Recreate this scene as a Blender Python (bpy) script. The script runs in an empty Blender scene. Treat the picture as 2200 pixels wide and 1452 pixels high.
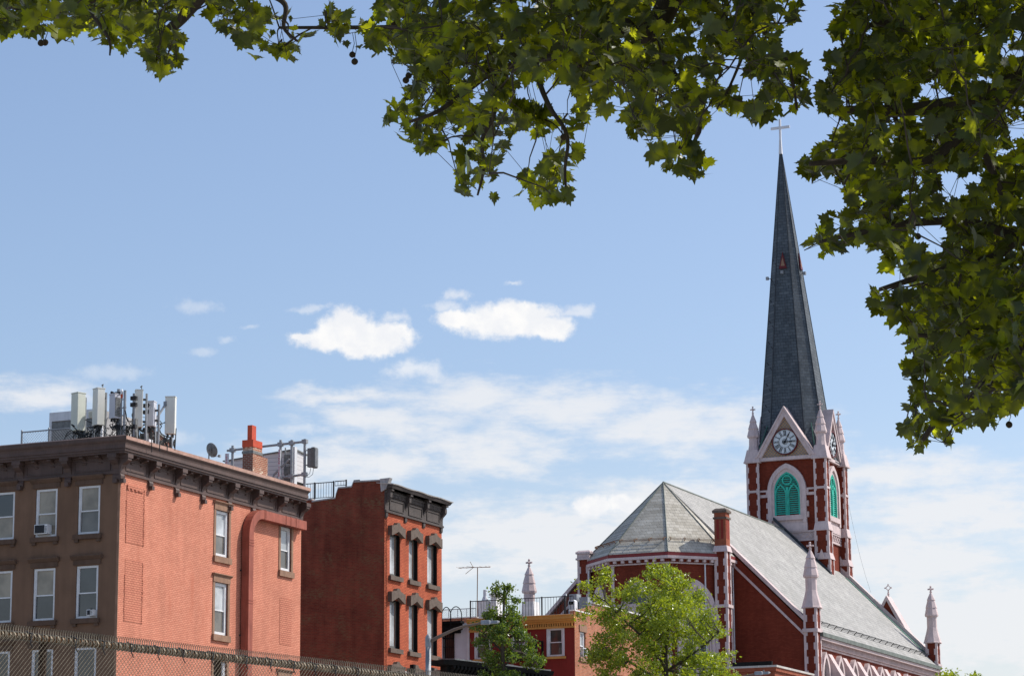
import bpy, math, random
from mathutils import Vector, Matrix
rnd = random.Random(11)
sc = bpy.context.scene
COL = sc.collection
# ------------------------------------------------------------------ camera
FPX = 5700.0
PITCH = math.atan(FPX/27226.0); ROLL = math.radians(-.394)
fwd = Vector((0, math.cos(PITCH), math.sin(PITCH)))
_r0 = Vector((1, 0, 0)); _u0 = Vector((0, -math.sin(PITCH), math.cos(PITCH)))
cr = math.cos(ROLL)*_r0 + math.sin(ROLL)*_u0
cu = -math.sin(ROLL)*_r0 + math.cos(ROLL)*_u0
CAM = Vector((0, 0, 1.7))
cam = bpy.data.cameras.new('camera'); co = bpy.data.objects.new('camera', cam); COL.objects.link(co)
cam.sensor_width = 36; cam.lens = FPX/2200*36; cam.clip_end = 6000; cam.clip_start = .3
M = Matrix((cr, cu, -fwd)).transposed().to_4x4(); M.translation = CAM; co.matrix_world = M
sc.camera = co
# ------------------------------------------------------------------ light
SUN_AZ, SUN_EL = 74.0, 46.0           # clockwise from the view direction (+Y)
s = bpy.data.lights.new('sun', 'SUN'); so = bpy.data.objects.new('sun', s); COL.objects.link(so)
s.energy = 4.5; s.angle = math.radians(.5); s.color = (1, .95, .88)
_a, _e = math.radians(SUN_AZ), math.radians(SUN_EL)
sd = Vector((math.sin(_a)*math.cos(_e), math.cos(_a)*math.cos(_e), math.sin(_e)))
so.rotation_euler = sd.to_track_quat('Z', 'Y').to_euler()
so.location = (60, 20, 90)
sc.view_settings.view_transform = 'Standard'; sc.view_settings.look = 'None'
sc.view_settings.exposure = 0.0; sc.view_settings.gamma = 1
sc.cycles.max_bounces = 8; sc.cycles.transparent_max_bounces = 12
sc.cycles.sample_clamp_indirect = 6

def ray(x, y): return fwd + cr*((x-1100)/FPX) - cu*((y-726)/FPX)
def at(x, y, Y):
    d = ray(x, y); return CAM + d*(Y/d.y)
def proj(p):
    d = Vector(p)-CAM; z = d.dot(fwd); return (1100+FPX*d.dot(cr)/z, 726-FPX*d.dot(cu)/z)

# node helper
class NT:
    def __init__(s, tree): s.t = tree; s.t.nodes.clear()
    def n(s, typ, ins=None, **kw):
        nd = s.t.nodes.new(typ)
        for k, v in kw.items(): setattr(nd, k, v)
        for k, v in (ins or {}).items():
            if hasattr(v, 'is_output'): s.t.links.new(v, nd.inputs[k])
            else: nd.inputs[k].default_value = v
        return nd
    def m(s, op, a, b=0.0, c=None, clamp=False):
        nd = s.n('ShaderNodeMath', operation=op); nd.use_clamp = clamp
        for i, v in enumerate((a, b) if c is None else (a, b, c)):
            if hasattr(v, 'is_output'): s.t.links.new(v, nd.inputs[i])
            else: nd.inputs[i].default_value = v
        return nd.outputs[0]
    def v(s, op, a, b):
        nd = s.n('ShaderNodeVectorMath', operation=op)
        for i, v in enumerate((a, b)):
            if hasattr(v, 'is_output'): s.t.links.new(v, nd.inputs[i])
            elif v is not None: nd.inputs[i].default_value = v
        return nd.outputs[1] if op == 'LENGTH' else nd.outputs[0]
    def noise(s, vec, scale, detail=4, rough=.55, dim='3D'):
        nd = s.n('ShaderNodeTexNoise', {'Scale': scale, 'Detail': detail, 'Roughness': rough}, noise_dimensions=dim)
        s.t.links.new(vec, nd.inputs['Vector']); return nd.outputs['Fac']
    def mix(s, f, a, b, mode='MIX'):
        nd = s.n('ShaderNodeMix', data_type='RGBA', blend_type=mode)
        for i, v in ((0, f), (6, a), (7, b)):
            if hasattr(v, 'is_output'): s.t.links.new(v, nd.inputs[i])
            else: nd.inputs[i].default_value = (v if i == 0 else (tuple(v)+(1,))[:4])
        return nd.outputs[2]
    def rng(s, v, a, b, c=0.0, d=1.0, smooth=True):
        nd = s.n('ShaderNodeMapRange', {1: a, 2: b, 3: c, 4: d}, interpolation_type='SMOOTHSTEP' if smooth else 'LINEAR')
        s.t.links.new(v, nd.inputs[0]); return nd.outputs[0]

# ------------------------------------------------------------------ sky
w = bpy.data.worlds.new('World'); sc.world = w; w.use_nodes = True
T = NT(w.node_tree)
sky = T.n('ShaderNodeTexSky', sky_type='NISHITA', sun_disc=False, sun_elevation=_e, sun_rotation=_a,
          altitude=20, air_density=1.0, dust_density=1.6, ozone_density=1.6)
tc = T.n('ShaderNodeTexCoord'); sp = T.n('ShaderNodeSeparateXYZ', {0: tc.outputs['Generated']})
azd = T.m('MULTIPLY', T.m('ARCTAN2', sp.outputs[0], sp.outputs[1]), 57.2958)
eld = T.m('MULTIPLY', T.m('ARCSINE', sp.outputs[2]), 57.2958)
P = T.n('ShaderNodeCombineXYZ', {0: azd, 1: eld}).outputs[0]
def azel(x, y):
    d = ray(x, y).normalized(); return (math.degrees(math.atan2(d.x, d.y)), math.degrees(math.asin(d.z)), 0)
def blobs(lst, vec):
    out = None
    for cx, cy, rx, ry in lst:
        e = T.v('SUBTRACT', vec, azel(cx, cy)); e = T.v('MULTIPLY', e, (99.5/rx, 99.5/ry, 1))
        f = T.m('SUBTRACT', 1.0, T.v('LENGTH', e, None))
        out = f if out is None else T.m('SMOOTH_MAX', out, f, .12)
    return out
wn = T.n('ShaderNodeTexNoise', {'Vector': P, 'Scale': 1.1, 'Detail': 6, 'Roughness': .6})
warp = T.v('MULTIPLY', T.v('SUBTRACT', wn.outputs['Color'], (.5, .5, .5)), (.9, .5, 0))
Pw = T.v('ADD', P, warp)
nf = T.noise(P, 3.2, 8, .6)
cum = blobs([(755, 712, 92, 58), (715, 728, 100, 38), (815, 724, 92, 44), (790, 745, 90, 32), (668, 724, 54, 16),
             (1085, 694, 150, 44), (1120, 674, 110, 36), (1175, 706, 78, 32), (1000, 688, 90, 26), (1275, 1088, 54, 27), (1350, 1084, 58, 30)], Pw)
cumd = T.rng(T.m('ADD', cum, T.m('MULTIPLY', T.m('SUBTRACT', nf, .5), .85)), .02, .50)
fnt = blobs([(845, 684, 40, 20), (965, 662, 60, 18), (982, 638, 34, 20), (1245, 668, 52, 24), (1230, 676, 60, 14), (665, 662, 58, 12), (420, 658, 66, 18), (435, 755, 40, 14), (487, 730, 28, 14),
             (530, 702, 26, 9), (230, 800, 105, 24), (380, 942, 60, 24), (640, 922, 70, 16), (895, 795, 90, 30), (1100, 610, 26, 8)], Pw)
fnd = T.rng(T.m('ADD', fnt, T.m('MULTIPLY', T.m('SUBTRACT', nf, .5), 1.6)), .0, .9, 0, T.m('ADD', .30, T.m('MULTIPLY', T.rng(azd, -6, -2), .3)))
Ps = T.v('ADD', T.v('MULTIPLY', P, (1, 1, 1)), T.v('MULTIPLY', warp, (1.6, 1.3, 0)))
streak = T.noise(T.v('MULTIPLY', P, (.55, 1.7, 1)), 1.6, 9, .62)
wis = blobs([(1000, 850, 190, 60), (1200, 880, 280, 80), (1040, 965, 250, 85), (820, 900, 200, 60), (1450, 915, 320, 85), (730, 850, 140, 26),
             (840, 985, 150, 44), (1040, 975, 190, 40), (700, 1000, 280, 70), (90, 850, 180, 44), (1900, 1010, 420, 50), (2080, 1090, 300, 80), (1450, 1060, 260, 44),
             (1250, 1160, 560, 110), (2100, 1330, 320, 110), (1950, 1200, 300, 80)], Ps)
wisd = T.rng(T.m('ADD', wis, T.m('MULTIPLY', T.m('SUBTRACT', streak, .5), 2.1)), -.2, 1.0, 0, .95)
low = T.rng(eld, 10.5, 3.0, 0.0, .78)
wisd = T.m('ADD', wisd, T.m('MULTIPLY', low, T.m('ADD', .55, T.m('MULTIPLY', streak, .7))), clamp=True)
# clouds elsewhere round the sky, so that windows and other viewpoints see the same weather
ng = T.noise(T.v('MULTIPLY', tc.outputs['Generated'], (1, 1, 3)), 2.3, 8, .6)
oth = T.m('MULTIPLY', T.rng(ng, .60, .74, 0, .5), T.rng(T.m('ABSOLUTE', azd), 14, 30))
SKYK = (1.0, 1.0, 1.0)
base = T.mix(1.0, sky.outputs[0], (1.06, 1.05, 1.09), 'MULTIPLY')
c1 = T.mix(T.m('MULTIPLY', wisd, .88), base, (5.85, 5.9, 6.05))
shade = T.mix(T.rng(T.noise(P, 2.0, 4), .35, .7), (5.9, 6.0, 6.25), (6.65, 6.6, 6.55))
c2 = T.mix(T.m('MAXIMUM', T.m('MAXIMUM', cumd, fnd), oth), c1, shade)
bg = T.n('ShaderNodeBackground', {'Color': c2, 'Strength': .15})
wo = T.n('ShaderNodeOutputWorld', {0: bg.outputs[0]})

# ------------------------------------------------------------------ materials
def setup(name):
    m = bpy.data.materials.new(name); m.use_nodes = True; return m, NT(m.node_tree)
def finish(T, col, rough=.8, bump=None, metal=0, spec=.3, bstr=.3, bdist=.02):
    b = T.n('ShaderNodeBsdfPrincipled', {'Metallic': metal, 'Specular IOR Level': spec})
    for k, v in (('Base Color', col), ('Roughness', rough)):
        if hasattr(v, 'is_output'): T.t.links.new(v, b.inputs[k])
        else: b.inputs[k].default_value = (tuple(v)+(1,))[:4] if k == 'Base Color' else v
    if bump is not None:
        bn = T.n('ShaderNodeBump', {'Strength': bstr, 'Distance': bdist, 'Height': bump}); T.t.links.new(bn.outputs[0], b.inputs['Normal'])
    T.n('ShaderNodeOutputMaterial', {0: b.outputs[0]}); return b
def plain(name, col, rough=.8, var=.25, scale=1.2, metal=0, spec=.3, streak=True, bstr=.2):
    m, T = setup(name); o = T.n('ShaderNodeTexCoord').outputs['Object']
    n1 = T.noise(o, scale, 5, .6); v2 = T.v('MULTIPLY', o, (3, 3, .35)) if streak else o
    n2 = T.noise(v2, scale*2.3, 4, .6); f = T.m('ADD', T.m('MULTIPLY', n1, .6), T.m('MULTIPLY', n2, .4))
    lo = tuple(c*(1-var) for c in col); hi = tuple(min(1, c*(1+var)) for c in col)
    c = T.mix(T.rng(f, .34, .66), lo, hi)
    finish(T, c, rough, T.noise(o, scale*9, 3), metal, spec, bstr); return m
def walluv(T):
    o = T.n('ShaderNodeTexCoord').outputs['Object']; s = T.n('ShaderNodeSeparateXYZ', {0: o})
    return o, T.n('ShaderNodeCombineXYZ', {0: T.m('ADD', s.outputs[0], s.outputs[1]), 1: s.outputs[2]}).outputs[0], s
def brick(name, c1, c2, mortar, patch=None, pamt=(.6, .7), rowh=.075, bw=.21, bstr=.5, ms=.010, var=.3, dark=None):
    m, T = setup(name); o, uv, s = walluv(T)
    b = T.n('ShaderNodeTexBrick', {'Vector': uv, 'Color1': c1+(1,), 'Color2': c2+(1,), 'Mortar': mortar+(1,), 'Scale': 1.0,
            'Mortar Size': ms, 'Mortar Smooth': .3, 'Brick Width': bw, 'Row Height': rowh, 'Bias': 0.0})
    n1 = T.noise(o, .45, 6, .65); n2 = T.noise(T.v('MULTIPLY', o, (2.2, 2.2, .3)), 1.0, 5, .6)
    f = T.rng(T.m('ADD', T.m('MULTIPLY', n1, .6), T.m('MULTIPLY', n2, .4)), .32, .68)
    c = T.mix(1.0, b.outputs['Color'], T.mix(f, (1-var,)*3, (1+var*.7,)*3), 'MULTIPLY')
    if patch:
        n3 = T.noise(T.v('MULTIPLY', o, (1, 1, 1.6)), .55, 8, .7); n4 = T.noise(T.v('MULTIPLY', o, (4, 4, 13)), 1.3, 2)
        c = T.mix(T.m('MULTIPLY', T.rng(n3, *pamt), T.rng(n4, .42, .6)), c, patch)
    if dark:
        n5 = T.noise(T.v('MULTIPLY', o, (1.4, 1.4, .25)), .8, 6, .65)
        c = T.mix(T.rng(n5, .55, .75, 0, .75), c, dark)
    finish(T, c, .9, T.m('SUBTRACT', 1.0, b.outputs['Fac']), 0, .2, bstr, .012); return m
def slate(name, c1, c2, gap, w=.3, h=.26, kz=1.414, moss=None, var=.2):
    m, T = setup(name); o, uv, s = walluv(T)
    uv = T.v('MULTIPLY', uv, (1, kz, 1))
    b = T.n('ShaderNodeTexBrick', {'Vector': uv, 'Color1': c1+(1,), 'Color2': c2+(1,), 'Mortar': gap+(1,), 'Scale': 1.0,
            'Mortar Size': .013, 'Mortar Smooth': .4, 'Brick Width': w, 'Row Height': h, 'Bias': 0.0})
    n1 = T.noise(o, .5, 7, .7); n2 = T.noise(T.v('MULTIPLY', o, (1, 1, .25)), 1.4, 5, .6)
    c = T.mix(1.0, b.outputs['Color'], T.mix(T.rng(T.m('ADD', T.m('MULTIPLY', n1, .5), T.m('MULTIPLY', n2, .5)), .3, .7), (1-var,)*3, (1+var,)*3), 'MULTIPLY')
    if moss: c = T.mix(T.rng(T.noise(o, .3, 6, .6), .5, .75, 0, .6), c, moss)
    finish(T, c, .75, T.m('SUBTRACT', 1.0, b.outputs['Fac']), 0, .3, .6, .02); return m
def glass(name, col, rough=.08, spec=.6):
    m, T = setup(name); o = T.n('ShaderNodeTexCoord').outputs['Object']
    c = T.mix(T.rng(T.noise(o, .9, 3), .35, .65), tuple(x*.7 for x in col), tuple(x*1.25 for x in col))
    finish(T, c, rough, T.noise(o, .8, 2), 0, spec, .02, .02); return m

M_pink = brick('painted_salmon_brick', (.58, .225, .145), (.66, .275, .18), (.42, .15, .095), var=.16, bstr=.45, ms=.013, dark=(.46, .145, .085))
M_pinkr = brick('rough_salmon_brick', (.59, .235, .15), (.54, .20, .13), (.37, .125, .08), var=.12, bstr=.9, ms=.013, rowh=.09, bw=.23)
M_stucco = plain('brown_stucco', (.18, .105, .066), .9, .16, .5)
M_brown = plain('brown_stone_trim', (.115, .07, .048), .85, .2, 2)
M_bsill = plain('tan_stone_trim', (.27, .16, .105), .85, .2, 2)
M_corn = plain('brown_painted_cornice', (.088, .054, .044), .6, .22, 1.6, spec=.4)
M_cornt = plain('sunlit_cornice_top', (.44, .27, .21), .7, .2, 2.5)  # tan with sunlight painted in, for the side strip only
M_duct = plain('red_painted_duct', (.30, .088, .058), .65, .25, 1.2, spec=.25)
M_wframe = plain('white_window_frame', (.70, .70, .70), .5, .08, 3)
M_gframe = plain('grey_window_frame', (.13, .13, .12), .5, .1, 3)
M_pbeige = glass('pane_beige_reflection', (.27, .235, .18), .12, .5)  # reflection of a beige building opposite, painted as pane colour
M_pdark = glass('pane_dark', (.045, .045, .043), .05, .8)
M_pgrey = glass('pane_grey', (.13, .12, .105), .08, .6)
M_psky = glass('pane_curtain', (.42, .44, .45), .10, 1.0)
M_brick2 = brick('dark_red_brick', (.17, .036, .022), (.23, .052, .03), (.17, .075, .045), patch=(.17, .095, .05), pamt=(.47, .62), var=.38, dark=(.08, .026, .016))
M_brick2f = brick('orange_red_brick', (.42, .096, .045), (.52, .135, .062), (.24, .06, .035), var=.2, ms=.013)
M_stone2 = plain('grey_brown_stone', (.125, .095, .075), .85, .22, 4)
M_corn2 = plain('dark_cornice', (.075, .062, .055), .7, .25, 2)
M_tin = plain('weathered_tin', (.50, .47, .43), .6, .2, 1.5)
M_cope = plain('grey_coping', (.36, .35, .34), .8, .25, 2)
M_black = plain('black_paint', (.014, .014, .014), .9, .3, 3, spec=.08)
M_iron = plain('black_iron', (.03, .03, .032), .5, .2, 5)
M_galv = plain('galvanised_steel', (.27, .285, .30), .5, .2, 4, metal=.2)
M_panel = plain('grey_antenna_shell', (.70, .70, .63), .5, .05, .8, bstr=.03)
M_panelw = plain('light_antenna_shell', (.55, .56, .60), .5, .05, .8, bstr=.03)
M_panelg = plain('grey_green_antenna_shell', (.64, .66, .56), .5, .05, .8, bstr=.03)
M_cable = plain('black_cable', (.02, .022, .022), .6, .2, 5)
M_equip = plain('grey_equipment', (.17, .175, .17), .6, .3, 5)
M_redtxt = plain('red_lettering', (.45, .04, .06), .6, .1, 5)
M_redp = plain('red_painted_metal', (.50, .07, .025), .5, .12, 2)
M_cbrick = brick('peeling_chimney_brick', (.28, .07, .04), (.36, .11, .06), (.42, .33, .24), patch=(.66, .56, .44), pamt=(.44, .52), var=.25, ms=.016, rowh=.085)
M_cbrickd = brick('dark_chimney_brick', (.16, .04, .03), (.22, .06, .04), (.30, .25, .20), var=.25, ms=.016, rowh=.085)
M_ochre = plain('ochre_paint', (.62, .33, .09), .7, .1, 2)
M_red3 = plain('maroon_painted_brick', (.23, .027, .020), .85, .12, 1)
M_brick3 = brick('orange_brick', (.36, .105, .05), (.46, .16, .08), (.36, .24, .17), patch=(.12, .05, .035), pamt=(.54, .66), var=.3, ms=.013, dark=(.27, .075, .04))
M_white = plain('white_render', (.62, .63, .65), .8, .12, 1)
M_bbrick = plain('whitewashed_brick', (.74, .72, .70), .85, .2, 3)
M_chb = brick('church_brick', (.165, .030, .015), (.215, .042, .022), (.12, .028, .016), var=.24, ms=.009, rowh=.08)
M_chbo = brick('church_chimney_brick', (.38, .11, .055), (.30, .08, .04), (.24, .10, .07), var=.3)
M_trim = plain('pale_pink_stone', (.58, .47, .455), .8, .13, 1.4)
M_fascia = plain('maroon_fascia', (.21, .03, .03), .6, .15, 1)
M_slate = slate('light_grey_slate', (.30, .295, .275), (.38, .37, .345), (.13, .13, .12), w=.42, h=.30, moss=(.28, .275, .25), var=.17)
M_slatea = slate('apse_grey_slate', (.38, .35, .285), (.50, .47, .40), (.15, .14, .12), w=.5, h=.30, kz=1.35, moss=(.36, .34, .26), var=.2)
M_spire = slate('dark_blue_slate', (.062, .078, .092), (.10, .118, .132), (.022, .028, .034), w=.42, h=.24, kz=1.0, var=.28)
M_spirer = plain('spire_ridge_metal', (.035, .042, .05), .6, .2, 2)
M_copper = plain('green_copper', (.07, .17, .13), .7, .35, 2)
M_gutter = plain('grey_green_gutter', (.14, .16, .14), .6, .3, 1.5)
M_teal = plain('teal_paint', (.045, .45, .34), .75, .2, 3)
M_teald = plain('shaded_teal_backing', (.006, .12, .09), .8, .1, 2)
M_leadg = plain('dark_leaded_glass', (.055, .06, .065), .3, .3, 2, spec=.6)
M_crossw = plain('white_cross_paint', (.66, .66, .68), .5, .1, 2)
M_dial = plain('clock_dial', (.62, .67, .70), .4, .05, 1)
M_dialrim = plain('clock_rim', (.12, .012, .014), .4, .1, 1)
M_clockb = plain('clock_black', (.012, .014, .018), .5, .1, 1)
def tiles():
    m, T = setup('mosaic_tile'); o, uv, s = walluv(T)
    c = T.n('ShaderNodeTexChecker', {'Vector': uv, 'Color1': (.46, .29, .14, 1), 'Color2': (.23, .21, .22, 1), 'Scale': 8.0})
    n = T.noise(o, 5, 4)
    finish(T, T.mix(1.0, c.outputs[0], T.mix(n, (.7,)*3, (1.2,)*3), 'MULTIPLY'), .6); return m
M_tile = tiles()
def siding():
    m, T = setup('vinyl_siding'); o = T.n('ShaderNodeTexCoord').outputs['Object']; s = T.n('ShaderNodeSeparateXYZ', {0: o})
    f = T.m('FRACT', T.m('MULTIPLY', s.outputs[2], 5.2))
    c = T.mix(T.rng(f, 0, .14), (.18, .18, .18), (.62, .60, .60))
    finish(T, c, .6, f, 0, .3, .5, .02); return m
M_siding = siding()
M_rust = plain('rusty_rail', (.22, .105, .045), .85, .45, 6)
M_arm = plain('brown_lamp_arm', (.17, .12, .09), .7, .2, 4)
M_post = plain('dark_rusty_post', (.05, .028, .018), .9, .4, 5)
M_wire = plain('weathered_wire', (.22, .19, .14), .6, .3, 12, metal=.3)
M_bark = plain('mottled_bark', (.085, .062, .045), .9, .4, 6, bstr=.6)
M_bark2 = plain('grey_bark', (.07, .055, .04), .9, .3, 6)
M_ball = plain('seed_ball_brown', (.05, .035, .018), .9, .3, 30)
def leafm(name, lo, hi, tr, trw=.5, rough=.45, spec=.4, sc_=5.0):
    m, T = setup(name); o = T.n('ShaderNodeTexCoord').outputs['Object']
    n = T.rng(T.noise(o, sc_, 3), .3, .7)
    c = T.mix(n, lo, hi)
    b = T.n('ShaderNodeBsdfPrincipled', {'Base Color': c, 'Roughness': rough, 'Specular IOR Level': spec})
    t = T.n('ShaderNodeBsdfTranslucent', {'Color': T.mix(n, tuple(x*.75 for x in tr), tuple(x*1.2 for x in tr))})
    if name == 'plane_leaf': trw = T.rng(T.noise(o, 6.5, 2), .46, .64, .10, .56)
    x = T.n('ShaderNodeMixShader', {0: trw, 1: b.outputs[0], 2: t.outputs[0]})
    T.n('ShaderNodeOutputMaterial', {0: x.outputs[0]}); return m
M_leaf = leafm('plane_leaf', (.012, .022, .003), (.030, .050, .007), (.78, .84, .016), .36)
M_leaf2 = leafm('bright_leaf', (.12, .18, .014), (.30, .39, .04), (.50, .58, .02), .38, .33, .6, 6)
M_leaf3 = leafm('dark_leaf', (.035, .075, .012), (.12, .19, .03), (.24, .34, .02), .35, .35, .5, 5)
M_ground = plain('asphalt', (.055, .055, .055), .95, .2, .4, streak=False)
M_pave = plain('concrete_pavement', (.26, .25, .235), .9, .15, .6, streak=False)

# ------------------------------------------------------------------ mesh builder
class MB:
    def __init__(s): s.v = []; s.f = []
    def quad(s, *p):
        i = len(s.v); s.v += [tuple(q) for q in p]; s.f.append(tuple(range(i, i+len(p)))); return s
    def hexa(s, p):     # 8 points: bottom 4 ccw, top 4 ccw
        i = len(s.v); s.v += [tuple(q) for q in p]
        for f in ((3,2,1,0),(4,5,6,7),(0,1,5,4),(1,2,6,5),(2,3,7,6),(3,0,4,7)): s.f.append(tuple(i+k for k in f))
        return s
    def box(s, x0, x1, y0, y1, z0, z1):
        if x0 > x1: x0, x1 = x1, x0
        if y0 > y1: y0, y1 = y1, y0
        return s.hexa([(x0,y0,z0),(x1,y0,z0),(x1,y1,z0),(x0,y1,z0),(x0,y0,z1),(x1,y0,z1),(x1,y1,z1),(x0,y1,z1)])
    def mbox(s, m, a0, a1, d0, d1, z0, z1):
        if a0 > a1: a0, a1 = a1, a0
        return s.hexa([m(a0,d0,z0),m(a1,d0,z0),m(a1,d1,z0),m(a0,d1,z0),m(a0,d0,z1),m(a1,d0,z1),m(a1,d1,z1),m(a0,d1,z1)])
    def prism(s, pts, m, d0, d1):     # polygon in (a,z), extruded over d through map m
        n = len(pts); i = len(s.v)
        s.v += [tuple(m(a, d0, z)) for a, z in pts] + [tuple(m(a, d1, z)) for a, z in pts]
        s.f.append(tuple(range(i, i+n))); s.f.append(tuple(range(i+2*n-1, i+n-1, -1)))
        for k in range(n): l = (k+1) % n; s.f.append((i+l, i+k, i+n+k, i+n+l))
        return s
    def ring(s, outer, inner, m, d0, d1):      # open strip between two equal-length outlines
        n = len(outer); i = len(s.v)
        for L, d in ((outer, d0), (inner, d0), (outer, d1), (inner, d1)): s.v += [tuple(m(a, d, z)) for a, z in L]
        for k in range(n-1):
            s.f += [(i+k, i+k+1, i+n+k+1, i+n+k), (i+2*n+k, i+3*n+k, i+3*n+k+1, i+2*n+k+1),
                    (i+k, i+2*n+k, i+2*n+k+1, i+k+1), (i+n+k, i+n+k+1, i+3*n+k+1, i+3*n+k)]
        for k in (0, n-1): s.f.append((i+k, i+n+k, i+3*n+k, i+2*n+k))
        return s
    def tube(s, p0, p1, r, r1=None, n=6):
        p0, p1 = Vector(p0), Vector(p1); d = (p1-p0)
        if d.length < 1e-6: return s
        r1 = r if r1 is None else r1
        d.normalize(); a = d.orthogonal().normalized(); b = d.cross(a); i = len(s.v)
        for p, q in ((p0, r), (p1, r1)):
            for k in range(n):
                t = 2*math.pi*k/n; s.v.append(tuple(p+a*(q*math.cos(t))+b*(q*math.sin(t))))
        for k in range(n): l = (k+1) % n; s.f.append((i+k, i+l, i+n+l, i+n+k))
        s.f.append(tuple(range(i+n-1, i-1, -1))); s.f.append(tuple(range(i+n, i+2*n))); return s
    def pipe(s, pts, r, r1=None, n=6):
        pts = [Vector(p) for p in pts]; i = len(s.v); N = len(pts); a = None
        for j, p in enumerate(pts):
            d = (pts[min(j+1, N-1)]-pts[max(j-1, 0)]).normalized()
            a = d.orthogonal().normalized() if a is None else (a-d*a.dot(d)).normalized()
            b = d.cross(a); q = r if r1 is None else r+(r1-r)*j/(N-1)
            for k in range(n):
                t = 2*math.pi*k/n; s.v.append(tuple(p+a*(q*math.cos(t))+b*(q*math.sin(t))))
        for j in range(N-1):
            for k in range(n):
                l = (k+1) % n; s.f.append((i+j*n+k, i+j*n+l, i+(j+1)*n+l, i+(j+1)*n+k))
        s.f.append(tuple(range(i+n-1, i-1, -1))); s.f.append(tuple(range(i+(N-1)*n, i+N*n))); return s
    def lathe(s, cx, cy, prof, n=12, off=0, sq=0):    # prof [(r,z)...]
        i = len(s.v); N = len(prof)
        for r, z in prof:
            for k in range(n):
                t = 2*math.pi*(k+off)/n; s.v.append((cx+r*math.cos(t), cy+r*math.sin(t), z))
        for j in range(N-1):
            for k in range(n):
                l = (k+1) % n; s.f.append((i+j*n+k, i+j*n+l, i+(j+1)*n+l, i+(j+1)*n+k))
        s.f.append(tuple(range(i+n-1, i-1, -1))); s.f.append(tuple(range(i+(N-1)*n, i+N*n))); return s
    def vprism(s, pts, z0, z1):      # polygon in plan
        n = len(pts); i = len(s.v)
        s.v += [(x, y, z0) for x, y in pts]+[(x, y, z1) for x, y in pts]
        s.f.append(tuple(range(i+n-1, i-1, -1))); s.f.append(tuple(range(i+n, i+2*n)))
        for k in range(n): l = (k+1) % n; s.f.append((i+k, i+l, i+n+l, i+n+k))
        return s
    def build(s, name, m, parent=None, smooth=False, bevel=0):
        me = bpy.data.meshes.new(name); me.from_pydata(s.v, [], s.f); me.materials.append(m)
        import bmesh
        bm = bmesh.new(); bm.from_mesh(me); bmesh.ops.recalc_face_normals(bm, faces=bm.faces); bm.to_mesh(me); bm.free()
        if smooth: me.polygons.foreach_set('use_smooth', [True]*len(me.polygons))
        o = bpy.data.objects.new(name, me); COL.objects.link(o)
        if parent: o.parent = parent
        if bevel:
            b = o.modifiers.new('bevel', 'BEVEL'); b.width = bevel; b.segments = 2; b.limit_method = 'ANGLE'
        return o
def tag(o, label=None, cat=None, group=None, kind=None, category=None):
    cat = cat or category
    if label: o['label'] = label
    if cat: o['category'] = cat
    if group: o['group'] = group
    if kind: o['kind'] = kind
    return o
def empty(name, loc=(0,0,0), rz=0, **k):
    o = bpy.data.objects.new(name, None); COL.objects.link(o); o.location = loc; o.rotation_euler = (0, 0, rz)
    o.empty_display_size = .5; return tag(o, **k)
def copy_tree(o, parent=None):
    c = o.copy(); COL.objects.link(c); c.parent = parent
    for ch in [x for x in KIDS(o)]: copy_tree(ch, c)
    return c
def KIDS(o): return [x for x in bpy.data.objects if x.parent == o]

AZ = 23.5; RZ = -math.radians(AZ)
class Fr:      # local frame of a building: x to the right of the street axis, y along it, z up
    def __init__(s, o):
        s.o = Vector((o[0], o[1], 0)); a = math.radians(AZ); s.x = Vector((math.cos(a), -math.sin(a), 0)); s.y = Vector((math.sin(a), math.cos(a), 0))
    def loc(s, p): d = Vector(p)-s.o; return Vector((d.dot(s.x), d.dot(s.y), p[2]))
    def px(s, x, y, k=0.):      # pixel on the plane x=k -> (y,z)
        d = ray(x, y); c = s.loc(CAM); t = (k-c.x)/d.dot(s.x); return (c.y+t*d.dot(s.y), CAM.z+t*d.z)
    def py(s, x, y, k=0.):
        d = ray(x, y); c = s.loc(CAM); t = (k-c.y)/d.dot(s.y); return (c.x+t*d.dot(s.x), CAM.z+t*d.z)
    def at(s, x, y, Y): return s.loc(at(x, y, Y))
    def root(s, name, **k): return empty(name, s.o, RZ, **k)
def FM(y0=0): return lambda a, d, z: (a, y0+d, z)        # wall facing -y (camera), depth inward
def SM(x0=0): return lambda a, d, z: (x0-d, a, z)        # wall facing +x (right), depth inward

def facade(mb, m, a0, a1, z0, z1, holes, dep=.18):
    A = sorted({a0, a1}|{h[0] for h in holes}|{h[1] for h in holes}); Z = sorted({z0, z1}|{h[2] for h in holes}|{h[3] for h in holes})
    A = [a for a in A if a0 <= a <= a1]; Z = [z for z in Z if z0 <= z <= z1]
    for i in range(len(A)-1):
        for j in range(len(Z)-1):
            ca, cz = (A[i]+A[i+1])/2, (Z[j]+Z[j+1])/2
            if any(h[0] < ca < h[1] and h[2] < cz < h[3] for h in holes): continue
            mb.quad(m(A[i],0,Z[j]), m(A[i+1],0,Z[j]), m(A[i+1],0,Z[j+1]), m(A[i],0,Z[j+1]))
    for h in holes:
        p = [(h[0],h[2]),(h[1],h[2]),(h[1],h[3]),(h[0],h[3])]
        for k in range(4):
            a, b = p[k], p[(k+1) % 4]
            mb.quad(m(a[0],0,a[1]), m(b[0],0,b[1]), m(b[0],dep,b[1]), m(a[0],dep,a[1]))
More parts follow.
